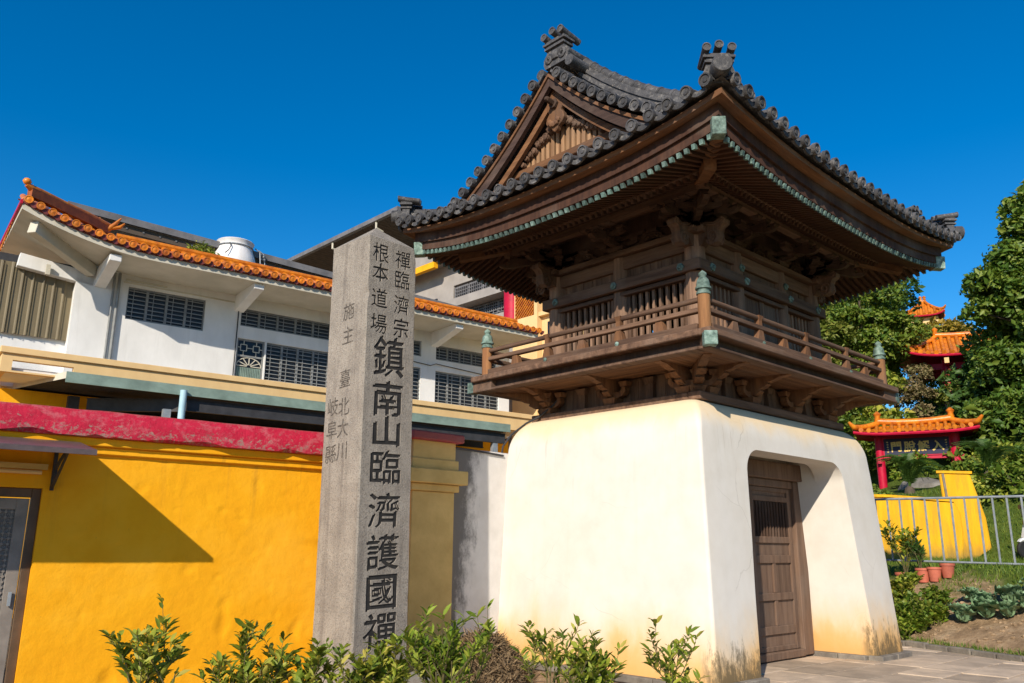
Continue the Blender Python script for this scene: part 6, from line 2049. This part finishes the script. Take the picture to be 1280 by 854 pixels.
hs_ = [(27.3, 6.9, 6.6, 0.9, 'leaf_mid', 'bright green bush directly above the ridge of the red gateway'),
       (27.6, 5.2, 7.4, 0.8, 'leaf_dark', 'dark bush beside the flat pale stone behind the gateway roof'),
       (29.4, 4.4, 7.9, 0.9, 'leaf_dark', 'dark bush at the foot of the red pavilion column'),
       (30.2, 5.9, 8.9, 0.7, 'leaf_olive', 'small yellow green bush under the red pavilion'),
       (27.0, 8.4, 7.4, 1.0, 'leaf_shrub', 'green bush above the left end of the gateway roof'),
       (31.2, 3.6, 9.0, 1.0, 'leaf_dark', 'dark bush right of the red pavilion column'),
       (32.4, 3.4, 9.6, 1.3, 'leaf_dark', 'large dark bush behind the right side of the pavilion'),
       (25.4, 3.2, 5.6, 1.0, 'leaf_dark', 'dark bush behind the right column of the red gateway'),
       (21.6, 1.9, 4.7, 0.85, 'leaf_shrub', 'leafy bush right beside the thick red gateway column'),
       (21.0, 0.9, 4.5, 0.95, 'leaf_shrub', 'wide leafy bush on the slope right of the yellow stair wall'),
       (20.4, 2.2, 4.2, 0.7, 'leaf_mid', 'bright bush just above the yellow stair parapet'),
       (20.2, 0.1, 4.3, 1.0, 'leaf_mid', 'bright leafy bush near the right edge under the tall tree'),
       (19.0, 0.9, 3.4, 0.75, 'leaf_dark', 'dark bush right against the yellow stair parapet'),
       (18.4, -0.5, 3.1, 0.85, 'leaf_shrub', 'low leafy bush on the bank behind the scooter'),
       (17.4, 0.2, 2.7, 0.6, 'leaf_mid', 'small bright bush at the right foot of the stair parapet'),
       (20.8, 4.9, 4.5, 0.6, 'leaf_lime', 'clipped lime bush seen through the left half of the gateway'),
       (21.2, 4.2, 4.8, 0.65, 'leaf_lime', 'clipped lime bush seen through the right half of the gateway'),
       (17.4, 4.9, 3.3, 0.7, 'leaf_mid', 'bright bush behind the left end of the yellow stair wall'),
       (17.2, 3.9, 3.2, 0.6, 'leaf_mid', 'bright bush above the middle of the low yellow wall'),
       (23.6, 7.5, 5.6, 1.2, 'leaf_mid', 'bright bush left of the thin red gateway column'),
       (24.8, 5.6, 5.6, 1.0, 'leaf_dark', 'dark bush filling the gateway opening behind the lime bushes'),
       (23.9, 2.2, 5.4, 1.1, 'leaf_dark', 'dark bush under the right end of the gateway roof'),
       (35.2, 7.6, 12.3, 0.8, 'leaf_mid', 'bright bush behind the left tip of the pavilion roof'),
       (34.5, 9.4, 11.9, 1.1, 'leaf_shrub', 'green bush on the hilltop left of the pavilion'),
       (23.0, 0.2, 5.6, 1.1, 'leaf_dark', 'dark bush low under the towering tree'),
       (22.2, -1.2, 5.0, 1.1, 'leaf_shrub', 'leafy bush at the right edge under the towering tree'),
       (24.6, 8.4, 6.6, 1.1, 'leaf_shrub', 'green bush touching the right shoulder of the gate base'),
       (34.6, 6.2, 9.6, 1.5, 'leaf_dark', 'large dark bush filling the gap beneath the pavilion roof'),
       (34.2, 8.2, 9.6, 1.3, 'leaf_shrub', 'green bush behind the brown dry bushes under the pavilion'),
       (15.6, 0.7, 3.3, 0.65, 'leaf_shrub', 'rounded bush closest to the sloping edge of the stair parapet'),
       (15.5, -0.3, 3.5, 0.75, 'leaf_mid', 'bright bush low on the bank above the grass'),
       (15.9, -1.3, 3.6, 0.85, 'leaf_dark', 'dark bush low on the bank at the right edge'),
       (17.0, 1.3, 3.9, 0.75, 'leaf_mid', 'bright bush behind the rounded bush by the parapet')]
for (x, y, z, r, mt, lab) in hs_:
    g = ground_z(x, y)
    tree('slope_bush', lab, (x, y, min(g, z-0.3)), rand_clumps((x, y, z), (r*0.8, r*0.8, r*0.6), 7, r*0.4, r*0.65), 0.17, M[mt], 700, 0.05, 0.5, group='bushes on the slope', cat='bush', limbs=3)

# cycads with arching fronds
fr_ = MB()
pts = [(0, 0, 0)]
for i in range(1, 15):
    f = i/14
    pts.append((f*1.0, 0, 0.55*math.sin(f*2.4)*0.9 - 0.25*f*f))
fr_.tube(pts, [0.014*(1-0.7*i/14) for i in range(15)], 5)
for i in range(2, 15):
    for h_ in (0.0, 0.5):
        f = min(1, (i-h_)/14)
        p = Vector((f*1.0, 0, 0.55*math.sin(f*2.4)*0.9 - 0.25*f*f))
        L = 0.20*math.sin(math.pi*(0.15+0.8*f))
        for sg in (-1, 1):
            q = p + Vector((L*0.55, sg*L, -0.02)); w_ = Vector((0.012, 0, 0.004))
            fr_.add([p-w_, p+w_, q], [(0, 1, 2)])
frond_m = fr_.mesh('frond', M['leaf_dark'])
for (x, y, z, s_, lab) in ((17.9, 3.55, 3.5, 1.35, 'cycad with arching dark fronds left of the path below the gateway'), (19.4, 1.5, 4.0, 1.3, 'cycad with arching dark fronds right of the red gateway column')):
    t_ = thing('cycad', lab, 'cycad', (x, y, z))
    MB().lathe([(0.16, -0.8), (0.20, 0.0), (0.14, 0.25), (0.02, 0.32)], None, 10).obj('trunk', M['bark'], t_, smooth=50)
    for k_ in range(30):
        put('frond', frond_m, t_, Matrix.Translation((0, 0, 0.25)) @ Matrix.Rotation(k_*2.4, 4, 'Z') @ Matrix.Rotation(R(-10-45*((k_*0.618) % 1)), 4, 'Y') @ Matrix.Scale(s_*random.uniform(0.85, 1.1), 4))

# grass on the bank and beyond the railing
gp, gd = [], []
N = 42000
gx_ = rng.uniform(4.5, 17.5, N); gy_ = rng.uniform(-7.5, 4.5, N)
V_, keep = [], 0
vs, fs = [], []
for x, y in zip(gx_, gy_):
    s_ = x-(4.9+0.45*y)
    nn = noise.noise(Vector((x*0.9, y*0.9, 4)))
    if s_ < 2.3+nn*1.2 or s_ > 11.5: continue
    if nn < -0.30 and s_ < 5: continue
    z = ground_z(x, y)
    h = random.uniform(0.05, 0.15)*(1.0+0.4*nn)
    a = random.uniform(0, 6.28)
    dx, dy = math.cos(a)*0.013, math.sin(a)*0.013
    lx, ly = random.gauss(0, 0.35)*h, random.gauss(0, 0.35)*h
    k_ = len(vs)
    vs += [(x-dx, y-dy, z-0.01), (x+dx, y+dy, z-0.01), (x+lx, y+ly, z+h)]
    fs.append((k_, k_+1, k_+2))
m = MB(); m.v, m.f = vs, fs
tag(m.obj('grass', M['grass']), 'short green grass on the bank around the metal railing', 'grass', kind='stuff')
# weeds along the kerb
vs, fs = [], []
for i in range(2500):
    y = random.uniform(-5.2, 0.3); x = 4.9+0.45*y+random.uniform(0.0, 0.22)
    z = ground_z(x, y); h = random.uniform(0.03, 0.09); a = random.uniform(0, 6.28)
    dx, dy = math.cos(a)*0.010, math.sin(a)*0.010
    k_ = len(vs)
    vs += [(x-dx, y-dy, z-0.01), (x+dx, y+dy, z-0.01), (x+random.gauss(0, 0.3)*h, y+random.gauss(0, 0.3)*h, z+h)]
    fs.append((k_, k_+1, k_+2))
m = MB(); m.v, m.f = vs, fs
tag(m.obj('kerb_weeds', M['grass']), 'strip of short weeds along the kerb of the soil bed', 'weeds', kind='stuff')
# clods on the soil bed
clod_m = None
vs = MB()
for i in range(420):
    y = random.uniform(-4.8, -0.9); s_ = random.uniform(0.1, 3.0); x = 4.9+0.45*y+s_
    r = random.uniform(0.012, 0.05)
    z = ground_z(x, y)
    vs.lathe([(r*0.6, -r*0.6), (r, 0), (r*0.7, r*0.45), (0.003, r*0.6)], Matrix.Translation((x, y, z)) @ Matrix.Rotation(random.uniform(0, 3), 4, 'Z') @ Matrix.Diagonal((1, random.uniform(0.6, 1), 1, 1)), 5)
tag(vs.obj('soil_clods', gm), 'loose brown clods of earth on the vegetable bed', 'soil', kind='stuff')

# white scooter beyond the railing, cut by the right edge
sc_dir = rt.copy(); sc_dir.z = 0
SC = thing('scooter', 'white motor scooter parked on the grass beyond the railing', 'scooter', (12.15, -1.83, ground_z(12.15, -1.83)), (0, 0, math.atan2(sc_dir.y, sc_dir.x)))
Mx = frame((0, 0, 0), (1, 0, 0), (0, 0, 1), (0, -1, 0))
white_p = MAT('white_scooter_paint', (0.78, 0.78, 0.76), (0.70, 0.70, 0.68), 3, rough=0.3, bmp=0, rand=0, spec=0.5)
for x in (-0.58, 0.62):
    w = put('wheel', MB().lathe([(0.14, -0.05), (0.22, -0.06), (0.25, -0.03), (0.25, 0.03), (0.22, 0.06), (0.14, 0.05)], facing((x, 0, 0.25), (0, 1, 0)), 20).mesh('wheel', M['black_rubber'], 40), SC)
    MB().lathe([(0.13, -0.045), (0.14, 0.0), (0.13, 0.045)], facing((x, 0, 0.25), (0, 1, 0)), 14).obj('rim', M['galv'], w)
MB().prism([(-0.80, 0.42), (-0.72, 0.52), (-0.50, 0.56), (-0.42, 0.46), (-0.40, 0.30), (-0.48, 0.42), (-0.62, 0.46)], Mx, 0.16).obj('front_mudguard', white_p, SC, bevel=0.03)
MB().prism([(-0.62, 0.52), (-0.50, 0.95), (-0.42, 1.02), (-0.34, 0.98), (-0.30, 0.60), (-0.22, 0.34), (0.20, 0.30), (0.20, 0.24), (-0.34, 0.24)], Mx, 0.34).obj('front_shield', white_p, SC, bevel=0.05)
MB().prism([(0.18, 0.26), (0.22, 0.62), (0.40, 0.72), (0.95, 0.74), (1.05, 0.66), (0.92, 0.46), (0.60, 0.40)], Mx, 0.34).obj('rear_body', white_p, SC, bevel=0.06)
MB().prism([(0.20, 0.70), (0.30, 0.80), (0.70, 0.80), (0.98, 0.84), (1.0, 0.76), (0.4, 0.72)], Mx, 0.30).obj('seat', M['black_rubber'], SC, bevel=0.03)
MB().tube([(-0.40, -0.32, 1.06), (-0.44, 0, 1.04), (-0.40, 0.32, 1.06)], 0.022, 8).obj('handlebar', M['black_rubber'], SC)
MB().lathe([(0.09, 0), (0.08, 0.05), (0.03, 0.08), (0.004, 0.085)], facing((-0.52, 0, 0.90), (-1, 0, 0.1)), 14).obj('headlight', M['glass'], SC)
for y in (-0.28, 0.28):
    mm_ = MB().tube([(-0.42, y, 1.06), (-0.44, y*1.15, 1.24)], 0.008, 6).obj('mirror', M['black_rubber'], SC)
    MB().lathe([(0.06, -0.01), (0.06, 0.01)], facing((-0.44, y*1.15, 1.28), (1, 0, 0)), 12).obj('mirror_glass', M['glass'], mm_)

# power cable sagging from the skirt wall down over the plaster shoulder
cb = MB().tube([(-1.98, 1.02, 3.98), (-2.06, 1.20, 3.80), (-2.14, 1.38, 3.66), (-2.26, 1.55, 3.56), (-2.42, 1.72, 3.38), (-2.50, 1.83, 3.20), (-2.50, 1.86, 3.06), (-2.56, 1.76, 3.04), (-3.2, 1.755, 3.07), (-3.9, 1.755, 3.08)], 0.016, 6).obj('power_cable', M['dark_steel'], None, smooth=60)
tag(cb, 'black cable running from the balcony down over the white plaster shoulder', 'cable')
